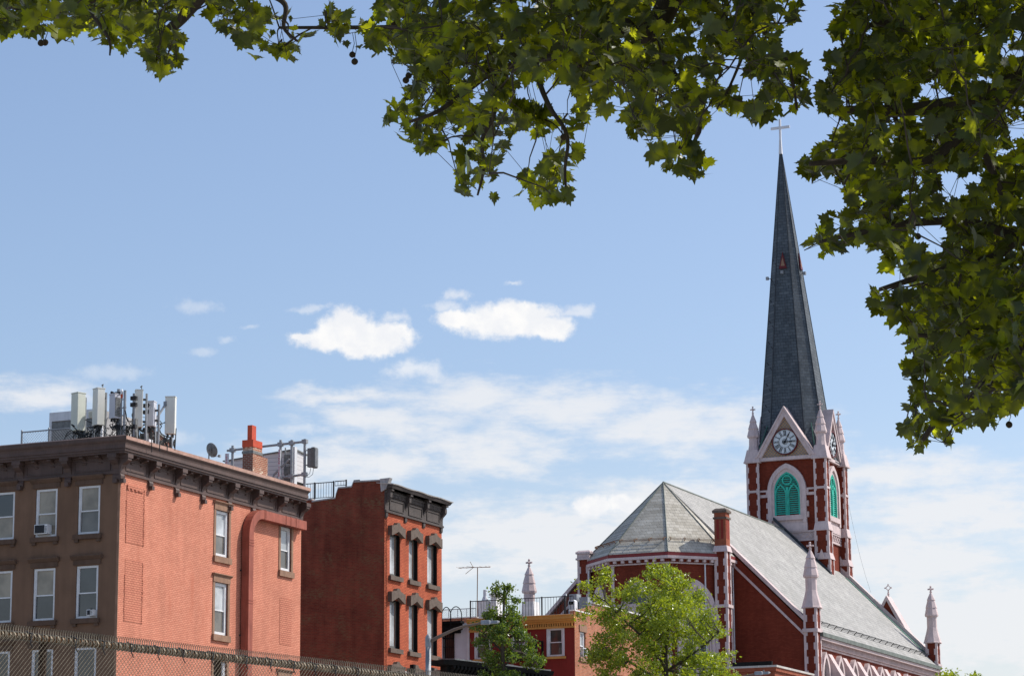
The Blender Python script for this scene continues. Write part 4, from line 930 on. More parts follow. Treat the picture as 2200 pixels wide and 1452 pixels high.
# white corner strips on apse
for i in (1, 2, 3, 4):
    x, y = AP[i]; mb = MB(); p, q, r_ = AP[i-1], AP[i], AP[i+1]
    m, L = segmap(p, q); m2, L2_ = segmap(q, r_)
    mb.mbox(m, L-.13, L+.01, -.05, .02, 6, EZ-.72); mb.mbox(m2, -.01, .13, -.052, .02, 6, EZ-.72)
    mb.build('corner_quoins', M_trim, rc)
SB = 19.85
for p, q in zip(AP, AP[1:]):
    m, L = segmap(p, q); MB().mbox(m, 0, L, -.09, .02, SB-.0, SB+.18).mbox(m, 0, L, -.05, .02, SB-.55, SB).build('string_course', M_trim, rc)
def arch(c, hw, z0, zs, za, n=8):     # pointed arch outline from lower left over the top to lower right
    L = [(c-hw, z0), (c-hw, zs)]; h = za-zs
    R = (hw*hw+h*h)/(2*hw); cx = R-hw
    for k in range(1, n+1):
        t = math.asin(h/R)*k/n if R >= h else 0
        L.append((c+cx-R*math.cos(t), zs+R*math.sin(t)))
    L[-1] = (c, za)
    return L+[(2*c-x, z) for x, z in reversed(L[:-1])]
def gothic(par, m, c, hw, z0, zs, za, tw, proud, pane, name='window', lead=True, deep=.0):
    o = arch(c, hw+tw, z0-.0, zs, za+tw*1.35); i_ = arch(c, hw, z0, zs, za)
    wd = MB().ring(o, i_, m, -proud, .0).build(name, M_trim, par)
    i2 = arch(c, hw*.86, z0, zs, za-hw*.2); MB().ring(arch(c, hw-.001, z0, zs, za-.001), i2, m, -proud*.55, -.005).build('moulding', M_trim, wd)
    MB().prism(arch(c, hw*.86, z0, zs, za-hw*.2), m, -.03, -.01).build('pane', pane, wd)
    if lead:
        mb = MB()
        mb.mbox(m, c-.05, c+.05, -.09, -.031, z0, zs+.2)
        for s_ in (-1, 1): a_ = arch(c+s_*hw*.43, hw*.40, z0, zs-.1, zs+hw*.75, 5); b_ = arch(c+s_*hw*.43, hw*.33, z0, zs-.1, zs+hw*.66, 5); mb.ring(a_, b_, m, -.085, -.031)
        z = z0+.6
        while z < zs: mb.mbox(m, c-hw*.85, c+hw*.85, -.05, -.031, z, z+.04); z += 1.05
        mb.build('tracery', M_trim, wd)
    return wd
for i in (1, 2, 3):
    m, L = segmap(AP[i], AP[i+1]); wd = gothic(rc, m, L/2, 1.02, 15.2, 19.4, 21.05, .36, .22, M_leadg)
    MB().mbox(m, L/2-1.6, L/2+1.6, -.3, 0, 14.8, 15.2).build('sill', M_trim, wd)
# apse roof
RP = apse_pts(.26); cN = (0, 0, RZT)
mb = MB()
for p, q in zip(RP, RP[1:]):
    e = (p[0], p[1], EZ); f = (q[0], q[1], EZ); mb.quad(e, f, cN)
mb.quad(*[(x, y, EZ-.02) for x, y in RP]); mb.build('apse_roof', M_slatea, rc)
mb = MB()
for p in RP[1:-1]: mb.tube((p[0], p[1], EZ+.02), cN, .045)
mb.build('apse_roof_ridges', M_gutter, rc)
# snow guards on apse
for p, q in zip(RP, RP[1:]):
    P0, Q0 = Vector((*p, EZ)), Vector((*q, EZ)); C0 = Vector(cN); t0 = .16
    A_, B_ = P0.lerp(C0, t0), Q0.lerp(C0, t0); A2, B2_ = A_.lerp(B_, .06), A_.lerp(B_, .94)
    nn = (Q0-P0).cross(C0-P0).normalized(); nn = nn if nn.z > 0 else -nn
    mb = MB(); up = nn*.22
    n_ = 4 if (Q0-P0).length > 3 else 2
    for k in range(n_): s0 = A2.lerp(B2_, k/(n_-1)); mb.tube(s0, s0+up, .03, n=4).tube(s0+up, s0+(C0-P0).normalized()*.35, .02, n=4)
    for h_ in (.35, .7, 1.0): mb.tube(A2+up*h_, B2_+up*h_, .014, n=4)
    mb.build('snow_guard', M_rust, rc)
# piers at the apse shoulders, chimney on the right one
def quoinpier(x0, x1, y0, y1, z0, z1, name='pier', mat=M_chb, qa=.12, qb=.22, st=.45, corners='lrf', par=None):
    p_ = MB().box(x0, x1, y0, y1, z0, z1).build(name, mat, par or rc)
    mb = MB(); z = z1; k = 0; e = .03
    while z > z0+.01:
        zz = max(z-st, z0); w = (qb if k % 2 else qa); w2 = (qa if k % 2 else qb)*.9
        mb.box(x0-e, x0+w, y0-e, y0, zz, z).box(x1-w, x1+e, y0-e, y0, zz, z).box(x1, x1+e, y0, y0+w2, zz, z).box(x1, x1+e, y1-w2, y1, zz, z).box(x0-e, x0, y0, y0+w2, zz, z)
        z = zz; k += 1
    mb.build('quoins', M_trim, p_); return p_
xs = R8*math.sin(math.radians(67.5))
for sx in (-1, 1):
    x0, x1 = (xs-.35, xs+.45) if sx > 0 else (-xs-.45, -xs+.35)
    pr_ = quoinpier(x0, x1, -2.55, -1.75, 0, EZ+.1)
    MB().box(x0-.1, x1+.1, -2.65, -1.65, SB-.1, SB+.1).build('pier_band', M_trim, pr_)
    if sx < 0:
        MB().box(x0-.12,x1+.12,-2.67,-1.63,EZ+.1,EZ+.22).box(x0-.04,x1+.04,-2.6,-1.7,EZ+.22,EZ+.5).box(x0-.12,x1+.12,-2.67,-1.63,EZ+.5,EZ+.62).hexa([(x0-.12,-2.67,EZ+.62),(x1+.12,-2.67,EZ+.62),(x1+.12,-1.63,EZ+.62),(x0-.12,-1.63,EZ+.62),(x0+.02,-2.5,EZ+.74),(x1-.02,-2.5,EZ+.74),(x1-.02,-1.8,EZ+.74),(x0+.02,-1.8,EZ+.74)]).build('pier_cap', M_trim, pr_)
    else:
        z = EZ+.1; MB().hexa([(x0-.12,-2.67,z),(x1+.12,-2.67,z),(x1+.12,-1.63,z),(x0-.12,-1.63,z),(x0-.02,-2.55,z+.4),(x1+.02,-2.55,z+.4),(x1+.02,-1.75,z+.4),(x0-.02,-1.75,z+.4)]).build('pier_cap', M_trim, pr_)
        c_ = MB().box(x0+.0,x1-.0,-2.53,-1.77,z+.4,z+2.55).build('chimney', M_chbo, rc)
        mb = MB()
        for a in (x0+.16, x0+.46): mb.box(a, a+.16, -2.545, -2.53, z+.85, z+2.1)
        for a in (-2.42, -2.12): mb.box(x1, x1+.012, a, a+.16, z+.85, z+2.1)
        mb.build('recessed_slots', M_red3, c_)
        MB().box(x0-.07,x1+.07,-2.6,-1.7,z+2.15,z+2.27).box(x0-.1,x1+.1,-2.63,-1.67,z+2.55,z+2.7).hexa([(x0-.1,-2.63,z+2.7),(x1+.1,-2.63,z+2.7),(x1+.1,-1.67,z+2.7),(x0-.1,-1.67,z+2.7),(x0+.06,-2.47,z+2.85),(x1-.06,-2.47,z+2.85),(x1-.06,-1.83,z+2.85),(x0+.06,-1.83,z+2.85)]).build('chimney_cap', M_stone2, c_)
# chancel side window (faces right)
m = SM(xs-.12*.92)
wd = gothic(rc, m, -.95, .42, 16.35, 20.3, 21.2, .20, .16, M_leadg, lead=False); mb = MB()
for k in range(5): mb.mbox(m, -1.33, -.57, -.04, -.032, 17+k*.8, 17.04+k*.8)
mb.build('glazing_bars', M_trim, wd)
MB().mbox(m, -1.8, -.05, -.2, 0, 16.0, 16.35).build('sill', M_trim, rc)
for x, y in ((xs+.03, -.12), (3.9, -3.05), (-4.35, -2.75)): MB().tube((x,y,6),(x,y,EZ-.7),.05,n=8).build('downpipe', M_white, rc)
# ---- nave
NL = 31.3
MB().prism([(-W,0),(W,0),(W,RZT-W-.3),(0,RZT-.3),(-W,RZT-W-.3)], FM(0), 0, .5).build('rear_gable_wall', M_chb, rc)
MB().prism([(-W,0),(W,0),(W,RZT-W-.1),(0,RZT-.1),(-W,RZT-W-.1)], FM(NL-.5), 0, .5).build('front_gable_wall', M_chb, rc)
MB().box(W-.3, W, .5, NL-.5, 0, 17.9).build('side_wall', M_chb, rc); MB().box(-W, -W+.3, .5, NL-.5, 0, 17.9).build('side_wall', M_chb, rc)
mb = MB(); e = .38
mb.hexa([(0,.02,RZT-.2),(W+e,.02,RZT-W-e-.2),(W+e,NL-.3,RZT-W-e-.2),(0,NL-.3,RZT-.2),(0,.02,RZT),(W+e,.02,RZT-W-e),(W+e,NL-.3,RZT-W-e),(0,NL-.3,RZT)])
mb.hexa([(-W-e,.3,RZT-W-e-.2),(0,.3,RZT-.201),(0,NL-.3,RZT-.201),(-W-e,NL-.3,RZT-W-e-.2),(-W-e,.3,RZT-W-e),(0,.3,RZT-.001),(0,NL-.3,RZT-.001),(-W-e,NL-.3,RZT-W-e)])
mb.build('nave_roof', M_slate, rc)
MB().tube((0,0,RZT+.01),(0,26.5,RZT+.01),.07).build('ridge_cap', M_gutter, rc)
# rake copings
def rake(y, x0, x1, w0, w1, off, th, name, m_, sx=1, yb=None):     # sloped band along the 45 degree rake on plane y
    k = .7071
    z0, z1 = RZT-x0+off, RZT-x1+off
    return MB().hexa([(sx*x0,y-w0,z0-th),(sx*x0,y+w1,z0-th),(sx*x1,y+w1,z1-th),(sx*x1,y-w0,z1-th),(sx*x0,y-w0,z0),(sx*x0,y+w1,z0),(sx*x1,y+w1,z1),(sx*x1,y-w0,z1)]).build(name, m_, rc)
rake(0, xs-.3, W-.35, .14, .45, .16, .30, 'gable_coping', M_trim); rake(0, xs-.3, W-.35, .14, .45, .16, .30, 'gable_coping', M_trim, -1)
rake(0, xs, W-.4, .07, .0, -.82-.1, .2, 'gable_string', M_trim); rake(0, xs, W-.4, .07, .0, -.82-.1, .2, 'gable_string', M_trim, -1)
rake(NL, .0, W-.35, .1, .45, .42, .45, 'gable_coping', M_trim); rake(NL, .0, W-.35, .1, .45, .42, .45, 'gable_coping', M_trim, -1)
rake(NL-.62, 3.4, W+.2, .0, .45, .06, .12, 'valley_flashing', M_copper)
# eaves on the right side
yA, yB = .62, NL-.5; ez = RZT-W-e
MB().box(W+.02, W+.62, yA, yB, ez-.30, ez-.04).build('gutter', M_gutter, rc)
MB().box(W-.0, W+.50, yA, yB, ez-.50, ez-.301).build('eaves_cornice', M_trim, rc)
MB().box(W, W+.10, yA, yB, ez-.98, ez-.86).build('string_course', M_trim, rc)
mb = MB(); n_ = 100
for k in range(n_): y = yA+(yB-yA)*(k+.5)/n_; mb.box(W, W+.26, y-.08, y+.08, ez-.84, ez-.51)
mb.build('dentil_row', M_trim, rc)
# snow guards on the nave slope
mb = MB(); xg = 9.72; zg = RZT-xg; nn = Vector((1,0,1)).normalized()
for k in range(19):
    y = 1.4+k*1.56; p = Vector((xg, y, zg)); mb = MB().tube(p, p+nn*.3, .035, n=4).tube(p+nn*.28, p+Vector((-.3,0,.3)), .022, n=4); mb.build('snow_guard_bracket', M_iron, rc)
mb = MB()
for h_ in (.1, .19, .28): p = Vector((xg,1.2,zg))+nn*h_; mb.tube(p, p+Vector((0,29.2,0)), .014, n=4)
mb.build('snow_guard_rails', M_iron, rc)
# side windows and gablet buttresses
for k in range(9):
    y = 2.25+3.33*k; gothic(rc, SM(W), y, .62, 9.5, 15.4, 16.70, .26, .30, M_leadg, lead=False)
    if k < 9:
        yb_ = y+1.42; mb = MB(); w_ = .42
        for j in range(4):
            x0_, x1_ = .12+.36*j, .12+.36*(j+1); z0_, z1_ = 17.0-.62*j, 17.0-.62*(j+1)
            mb.hexa([(W,yb_-w_,z1_-.02),(W+x1_,yb_-w_,z1_-.02),(W+x1_,yb_+w_,z1_-.02),(W,yb_+w_,z1_-.02),(W,yb_-w_,z0_),(W+x0_,yb_-w_,z0_),(W+x0_,yb_+w_,z0_),(W,yb_+w_,z0_)])
        bt = mb.build('buttress_slope', M_trim, rc); MB().box(W, W+1.4, yb_-.36, yb_+.36, 0, 14.5).build('buttress', M_chb, rc)
# corner turrets
def pinn(mb, cx, cy, z0, k, h=1.0, rs=(.90, .82, .70, .56, .48, .48, .62, .66, .52, .56, .36, .41, .10, .09)):
    zs = (0, .12, .46, .85, 1.15, 1.95, 1.98, 2.1, 2.6, 2.63, 3.2, 3.23, 3.75, 3.8)
    mb.lathe(cx, cy, [(r_*k*.96, z0+z_*h) for r_, z_ in zip(rs, zs)], 8, .5)
    t_ = z0+3.8*h; mb.lathe(cx, cy, [(.09*k,t_),(.14*k,t_+.05*h),(.08*k,t_+.1*h),(.08*k,t_+.42*h),(.12*k,t_+.45*h),(.03*k,t_+.52*h)], 8)
    for d in ((1,0),(0,1)):
        mb.tube((cx-d[0]*.28*k, cy-d[1]*.28*k, t_+.26*h), (cx+d[0]*.28*k, cy+d[1]*.28*k, t_+.26*h), .075*k, n=6)
    return mb
for (x, y, zb_) in ((9.98, .35, 19.72), (-9.98, .35, 19.72), (9.98, NL-.45, 19.95), (-9.98, NL-.45, 19.95)):
    q = quoinpier(x-.42, x+.42, y-.45, y+.45, 0, zb_, 'corner_pier'); MB().box(x-.52, x+.52, y-.55, y+.55, 18.15, 18.38).box(x-.56,x+.56,y-.56,y+.56,zb_-.02,zb_+.02).build('pier_band', M_trim, q)
    pinn(MB(), x, y, zb_+.02, .82, 1.0).build('pinnacle', M_trim, rc)
# small cross gable by the front
gx, gz = 6.37, 23.75
MB().prism([(gx-1.3,gz-2.6),(gx+1.5,gz-2.95),(gx+.04,gz-.15)], FM(NL+.2), 0, 1.2).build('cross_gable', M_chb, rc)
MB().prism([(gx-1.3,gz-2.2),(gx-1.3,gz-2.6),(gx,gz-.35),(gx+1.5,gz-3.3),(gx+1.62,gz-2.9),(gx,gz+.05)], FM(NL+.05), 0, 1.4).build('cross_gable_coping', M_trim, rc)
mb = MB().lathe(gx, NL+.7, [(.07,gz),(.07,gz+.2),(.12,gz+.22),(.06,gz+.28),(.05,gz+.45)], 8)
pts = [(gx+.2*math.cos(t), NL+.7, gz+.68+.2*math.sin(t)) for t in [math.pi/2*k for k in range(5)]]
for a, b in zip(pts, pts[1:]): mb.tube(a, b, .035)
for a in pts[:4]: c = Vector((gx,NL+.7,gz+.68)); v_ = Vector(a)-c; mb.tube(c+v_, c+v_*1.45, .045, .06)
mb.build('stone_cross', M_trim, rc)
# ---- tower
TX0, TX1, TY0, TY1 = -2.94, 3.38, 26.5, 32.2; TC = ((TX0+TX1)/2, (TY0+TY1)/2); BW = .95
MB().box(TX0+.25, TX1-.50, TY0+.28, TY1-.28, 0, 34.2).build('tower_wall', M_chb, rc)
for (a, b, c, d) in ((TX0, TX0+BW, TY0, TY0+.8), (TX1-BW, TX1, TY0, TY0+.8), (TX1-BW, TX1, TY1-.8, TY1), (TX0, TX0+BW, TY1-.8, TY1)):
    p_ = quoinpier(a, b, c, d, 29.1, 34.0, 'tower_buttress', qa=.11, qb=.19, st=.42)
    quoinpier(a-.06, b+.08, c-.1, d+.05, 26.7, 28.45, 'tower_buttress', qa=.13, qb=.21, st=.42); quoinpier(a-.02, b+.14, c-.1, d+.1, 0, 26.2, 'tower_buttress', qa=.13, qb=.21, st=.42)
    mb = MB().box(a-.04, b+.04, c-.04, d+.04, 31.6, 31.78)
    z0_, z1_ = 28.45, 29.1; mb.hexa([(a-.12,c-.16,z0_),(b+.14,c-.16,z0_),(b+.14,d+.12,z0_),(a-.12,d+.12,z0_),(a-.02,c-.02,z1_),(b+.02,c-.02,z1_),(b+.02,d+.02,z1_),(a-.02,d+.02,z1_)])
    mb.box(a-.13,b+.16,c-.17,d+.13,28.40,28.449)
    mb.hexa([(a-.1,c-.22,26.2),(b+.22,c-.22,26.2),(b+.22,d+.2,26.2),(a-.1,d+.2,26.2),(a-.08,c-.14,26.7),(b+.1,c-.14,26.7),(b+.1,d+.08,26.7),(a-.08,d+.08,26.7)])
    mb.prism([((a+b)/2-.3,26.2),((a+b)/2+.3,26.2),((a+b)/2,26.95)], FM(c-.3), 0, .1)
    mb.build('buttress_bands', M_trim, p_)
FT, ST = FM(TY0+.28), SM(TX1-.50)
# belfry windows
def belfry(m, c, par):
    o = arch(c, 1.52, 29.1, 31.65, 33.72, 10); i_ = arch(c, 1.22, 29.1, 31.65, 33.36, 10)
    wd = MB().ring(o, i_, m, -.26, .0).build('belfry_surround', M_trim, par)
    MB().ring(arch(c, 1.221, 29.7, 31.65, 33.361, 10), arch(c, 1.02, 29.7, 31.6, 33.08, 10), m, -.15, .0).build('inner_arch', M_trim, wd)
    mb = MB()
    for k in range(6):
        z = 29.1+k*.42
        if k % 2: mb.mbox(m, c-1.68, c-1.52, -.14, 0, z, z+.42).mbox(m, c+1.52, c+1.68, -.14, 0, z, z+.42)
    mb.mbox(m, c-1.25, c+1.25, -.3, 0, 29.35, 29.72).mbox(m, c-1.55, c+1.55, -.2, 0, 28.5, 29.1).mbox(m, c-1.22, c+1.22, -.12, 0, 29.1, 29.35).build('sill', M_trim, wd)
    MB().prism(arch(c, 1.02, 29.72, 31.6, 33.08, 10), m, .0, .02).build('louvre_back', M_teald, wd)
    mb = MB(); z = 29.85
    while z < 32.9:
        hw = .98 if z < 31.7 else .98*math.sqrt(max(0, 1-((z-31.6)/1.55)**1.6))
        if hw > .15: mb.hexa([m(c-hw,-.07,z),m(c+hw,-.07,z),m(c+hw,-.01,z+.07),m(c-hw,-.01,z+.07),m(c-hw,-.07,z+.03),m(c+hw,-.07,z+.03),m(c+hw,-.01,z+.10),m(c-hw,-.01,z+.10)])
        z += .165
    mb.build('louvre_slats', M_teal, wd)
    mb = MB(); mb.mbox(m, c-.09, c+.09, -.14, -.0, 29.72, 31.9)
    mb.ring(arch(c, 1.019, 29.72, 31.6, 33.079, 10), arch(c, .92, 29.72, 31.6, 32.95, 10), m, -.13, -.0)
    for s_ in (-1, 1): mb.ring(arch(c+s_*.52, .47, 29.72, 31.3, 32.15), arch(c+s_*.52, .37, 29.72, 31.3, 32.02), m, -.14, -.0)
    for r_ in (.40,): 
        A_ = [(c+r_*math.cos(t), 32.45+r_*math.sin(t)) for t in [2*math.pi*k/16 for k in range(17)]]; B_ = [(c+(r_-.1)*math.cos(t), 32.45+(r_-.1)*math.sin(t)) for t in [2*math.pi*k/16 for k in range(17)]]
        mb.ring(A_, B_, m, -.14, -.0)
    mb.build('teal_tracery', M_teal, wd)
belfry(FT, .2, rc); belfry(ST, TC[1], rc)
for m, a0, a1, c in ((FT, TX0+BW, TX1-BW, .2), (ST, TY0+.8, TY1-.8, TC[1])):
    mb = MB()
    if a0 < c-1.52: mb.mbox(m, a0, c-1.52, -.1, 0, 31.2, 31.42).mbox(m, a0, c-1.52, -.14, 0, 31.62, 31.76)
    if a1 > c+1.52: mb.mbox(m, c+1.52, a1, -.1, 0, 31.2, 31.42).mbox(m, c+1.52, a1, -.14, 0, 31.62, 31.76)
    mb.mbox(m, a0, a1, -.16, 0, 28.38, 28.5).mbox(m, a0, a1, -.12, 0, 27.72, 27.86).mbox(m, a0, a1, -.05, 0, 27.86, 28.38); bd = mb.build('lattice_band', M_trim, rc)
    mb = MB(); n_ = max(3, int((a1-a0)/.45))
    for k in range(n_):
        x0_, x1_ = a0+(a1-a0)*k/n_, a0+(a1-a0)*(k+1)/n_
        for u, v_ in ((27.9, 28.34), (28.34, 27.9)): mb.tube(m(x0_,-.09,u), m(x1_,-.09,v_), .035, n=4)
    mb.build('lattice', M_trim, bd)
    # gable with clock
    zb_, za_ = 34.0, 38.03; gl, gr_ = c-1.95, c+1.95
    if m is FT: gl, gr_ = c-2.22, c+2.22
    mb = MB(); d0 = -.30 if m is FT else -.22
    mb.mbox(m, a0-.3, a1+.3, d0-.02, .0, zb_-.02, zb_+.24); gb = mb.build('gable_base', M_trim, rc)
    MB().prism([(gl+.1, zb_+.2), (gr_-.1, zb_+.2), (c, za_-.25)], m, d0+.14, .8).build('gable_tiles', M_tile, gb)
    tk = .42
    o = [(gl-.1, zb_+.24), (c, za_), (gr_+.1, zb_+.24)]; s_ = (za_-zb_-.24)/(c-gl+.1); i_ = [(gl+.32, zb_+.24), (c, za_-s_*.42), (gr_-.32, zb_+.24)]
    mb = MB().ring(o, i_, m, d0-.1, 1.3); o2 = [(gl-.18, zb_+.24), (c, za_+.1), (gr_+.18, zb_+.24)]; i2 = [(gl-.02, zb_+.24), (c, za_-.12), (gr_+.02, zb_+.24)]
    mb.ring(o2, i2, m, d0-.18, 1.35).build('gable_moulding', M_trim, gb)
    # clock
    cz = 35.38; RD = .95; cm = lambda a, d, z, m=m: m(a, d0-.0+d, z)
    def disc(mb, r0_, r1_, da, db, n=40):
        A_ = [(c+r1_*math.cos(2*math.pi*k/n), cz+r1_*math.sin(2*math.pi*k/n)) for k in range(n+1)]; B_ = [(c+r0_*math.cos(2*math.pi*k/n), cz+r0_*math.sin(2*math.pi*k/n)) for k in range(n+1)]
        mb.ring(A_, B_, cm, da, db)
    mb = MB(); mb.prism([(c+RD*math.cos(2*math.pi*k/40), cz+RD*math.sin(2*math.pi*k/40)) for k in range(40)], cm, .0, .18); ck = mb.build('clock', M_dial, rc)
    mb = MB(); disc(mb, RD, RD+.07, -.08, .15); mb.build('clock_rim', M_dialrim, ck)
    mb = MB(); disc(mb, .46, .485, -.02, -.002); disc(mb, .19, .22, -.02, -.002); disc(mb, .09, .12, -.02, -.002)
    flip = -1 if m is FT else -1
    def stroke(p, q, wd_, d=-.022):
        dx, dz_ = q[0]-p[0], q[1]-p[1]; l = math.hypot(dx, dz_); nx, nz = -dz_/l*wd_/2, dx/l*wd_/2
        mb.hexa([cm(c+p[0]-nx,d,cz+p[1]-nz), cm(c+q[0]-nx,d,cz+q[1]-nz), cm(c+q[0]+nx,d,cz+q[1]+nz), cm(c+p[0]+nx,d,cz+p[1]+nz),
                 cm(c+p[0]-nx,-.002,cz+p[1]-nz), cm(c+q[0]-nx,-.002,cz+q[1]-nz), cm(c+q[0]+nx,-.002,cz+q[1]+nz), cm(c+p[0]+nx,-.002,cz+p[1]+nz)])
    NUM = ['XII','I','II','III','IIII','V','VI','VII','VIII','IX','X','XI']
    wch = {'I': .055, 'V': .12, 'X': .12}
    for k in range(60):
        t_ = 2*math.pi*k/60; u = (math.sin(t_), math.cos(t_)); stroke((u[0]*.90, u[1]*.90), (u[0]*.95, u[1]*.95), .04 if k % 5 else .07)
    for k, s_ in enumerate(NUM):
        t_ = 2*math.pi*k/12; u = Vector((math.sin(t_), math.cos(t_))); r_ = Vector((u.y, -u.x)); wt = sum(wch[x] for x in s_); p = -wt/2
        for chh in s_:
            w_ = wch[chh]; q0_, q1_ = p, p+w_; p += w_
            def PT(f, h_): return tuple(u*(.50+.36*h_)+r_*(q0_+(q1_-q0_)*f)*(1 if True else 1))
            if chh == 'I': stroke(PT(.5,0), PT(.5,1), .026)
            elif chh == 'V': stroke(PT(.1,1), PT(.5,0), .034); stroke(PT(.9,1), PT(.5,0), .018)
            else: stroke(PT(.1,1), PT(.9,0), .034); stroke(PT(.9,1), PT(.1,0), .018)
    mb.build('numerals', M_clockb, ck)
    mb = MB(); disc(mb, .0, .07, -.07, -.03)
    for ang_, ln, wd_ in ((30, .84, .04), (92, .56, .05)):
        t_ = math.radians(ang_); u = Vector((math.sin(t_), math.cos(t_))); stroke(tuple(u*-.12), tuple(u*ln), wd_, -.06); stroke(tuple(u*ln*.62), tuple(u*ln*.76), wd_*2.4, -.062); stroke(tuple(u*-.18), tuple(u*-.02), wd_*1.8, -.062)
    mb.build('clock_hands', M_clockb, ck)
LMp = lambda a, d, z: (TX0+.5+d, a, z)
c = TC[1]; MB().ring([(c-2.0, 34.24), (c, 38.0), (c+2.0, 34.24)], [(c-1.5, 34.24), (c, 37.1), (c+1.5, 34.24)], LMp, -.2, 1.3).build('gable_moulding', M_trim, rc)
MB().prism([(c-1.6, 34.1), (c+1.6, 34.1), (c, 37.3)], LMp, 0, .8).build('gable_tiles', M_tile, rc)
# tower pinnacles
for (x, y) in ((TX0+.48, TY0+.42), (TX1-.45, TY0+.42), (TX1-.45, TY1-.42), (TX0+.48, TY1-.42)):
    mb = MB().hexa([(x-.62,y-.6,34.0),(x+.62,y-.6,34.0),(x+.62,y+.6,34.0),(x-.62,y+.6,34.0),(x-.42,y-.42,34.95),(x+.42,y-.42,34.95),(x+.42,y+.42,34.95),(x-.42,y+.42,34.95)]).box(x-.65,x+.65,y-.63,y+.63,33.9,34.0)
    pb_ = mb.build('pinnacle_base', M_trim, rc)
    mb = MB().lathe(x, y, [(.44,34.9),(.36,35.3),(.345,35.90),(.45,35.92),(.49,36.04),(.36,36.55),(.40,36.6),(.24,37.1),(.28,37.14),(.07,37.72),(.06,37.8)], 8, .5)
    mb.lathe(x, y, [(.06,37.8),(.1,37.85),(.055,37.9),(.05,38.3),(.08,38.34),(.02,38.4)], 8).tube((x-.2,y,38.14),(x+.2,y,38.14),.05).tube((x,y-.2,38.14),(x,y+.2,38.14),.05)
    mb.build('pinnacle', M_trim, rc)
# spire
sapx = CH.loc(at(1676, 330, 176+TC[1]*math.cos(math.radians(AZ)))); SA = Vector((sapx.x, TC[1]+.0, sapx.z)); 
SB_ = Vector((TC[0], TC[1], 34.2)); Rb = 3.02; angs = [math.radians(c_+d_) for c_ in (-90, 0, 90, 180) for d_ in (-28.5, 28.5)]
NS = 10
def spt(k, t): c_ = SB_.lerp(SA, t); r_ = Rb*(1-t)+.10*t; a = angs[k % 8]; return (c_.x+r_*math.cos(a)*1.02, c_.y+r_*math.sin(a)*.86, c_.z)
mb = MB()
for k in range(8):
    for j in range(NS): mb.quad(spt(k, j/NS), spt(k+1, j/NS), spt(k+1, (j+1)/NS), spt(k, (j+1)/NS))
mb.quad(*[spt(k, 1) for k in range(8)]); mb.quad(*[spt(k, 0) for k in range(8)])
spn = mb.build('spire', M_spire, rc)
mb = MB()
for k in range(8): mb.tube(spt(k, 0), spt(k, 1), .055, .03, 5)
mb.build('spire_ridges', M_spirer, spn)
# broaches in the corners
mb = MB()
for sx in (-1, 1):
    for sy in (-1, 1):
        x, y = TC[0]+sx*(TX1-TX0)/2*.93, TC[1]+sy*(TY1-TY0)/2*.9; z = 34.1
        pk = Vector((TC[0]+sx*1.62, TC[1]+sy*1.55, 37.0)); mb.quad((x,y,z),(x-sx*2.0,y,z),pk); mb.quad((x,y,z),(x,y-sy*2.0,z),pk)
mb.build('broaches', M_spire, spn)
mb = MB()
for sx in (-1, 1): mb.tube((TC[0]+sx*1.75, TC[1]-1.72, 36.9), (TC[0]+sx*2.2, TY0+.35, 35.0), .045, n=4)
mb.build('copper_hips', M_copper, spn)
# openings and lights on the spire
tt = .635
for m_, face in ((0, (0, 1)), (1, (2, 3))):
    def mid(t, s_=.5): a = Vector(spt(face[0], t)); b = Vector(spt(face[1], t)); return a.lerp(b, s_)
    n = Vector((0,-1,.1)) if m_ == 0 else Vector((1,0,.1)); A_, B_ = mid(tt-.022, .24), mid(tt-.022, .76); Cc = mid(tt+.033, .5)
    mb = MB(); P_ = [A_, B_, Cc]; i0 = len(mb.v); mb.v += [tuple(p+n*.03) for p in P_]+[tuple(p+n*.14) for p in P_]; mb.f += [(0,1,2),(5,4,3),(0,3,4,1),(1,4,5,2),(2,5,3,0)]; dm = mb.build('spire_opening', M_dialrim, spn)
    ce = (A_+B_+Cc)/3; mb = MB(); mb.quad(*[tuple(ce+(p-ce)*.55+n*.15) for p in P_]); mb.build('opening_board', M_bsill, dm)
for p in (Vector(spt(0, tt-.035)).lerp(Vector(spt(1, tt-.035)), .45)+Vector((0,-.12,0)), Vector(spt(2, tt-.035)).lerp(Vector(spt(3, tt-.035)), .5)+Vector((.3,0,0)), Vector(spt(7, tt-.045))+Vector((-.3,0,0))):
    MB().box(p.x-.1,p.x+.1,p.y-.12,p.y+.08,p.z-.1,p.z+.14).tube(p, (p.x*.7+SA.x*.3, p.y*.7+SA.y*.3, p.z), .03).build('spire_light', M_galv, spn)
# cross
cz0 = SA.z; MB().hexa([(SA.x-.13,SA.y-.13,cz0-.02),(SA.x+.13,SA.y-.13,cz0-.02),(SA.x+.13,SA.y+.13,cz0-.02),(SA.x-.13,SA.y+.13,cz0-.02),(SA.x-.07,SA.y-.07,cz0+1.3),(SA.x+.07,SA.y-.07,cz0+1.3),(SA.x+.07,SA.y+.07,cz0+1.3),(SA.x-.07,SA.y+.07,cz0+1.3)]).box(SA.x-.075,SA.x+.075,SA.y-.07,SA.y+.07,cz0+1.3,cz0+2.85).hexa([(SA.x-.76,SA.y-.06,cz0+2.05),(SA.x+.8,SA.y-.06,cz0+2.05),(SA.x+.8,SA.y+.06,cz0+2.05),(SA.x-.76,SA.y+.06,cz0+2.05),(SA.x-.76,SA.y-.06,cz0+2.25),(SA.x+.8,SA.y-.06,cz0+2.25),(SA.x+.8,SA.y+.06,cz0+2.25),(SA.x-.76,SA.y+.06,cz0+2.25)]).build('spire_cross', M_crossw, rc)
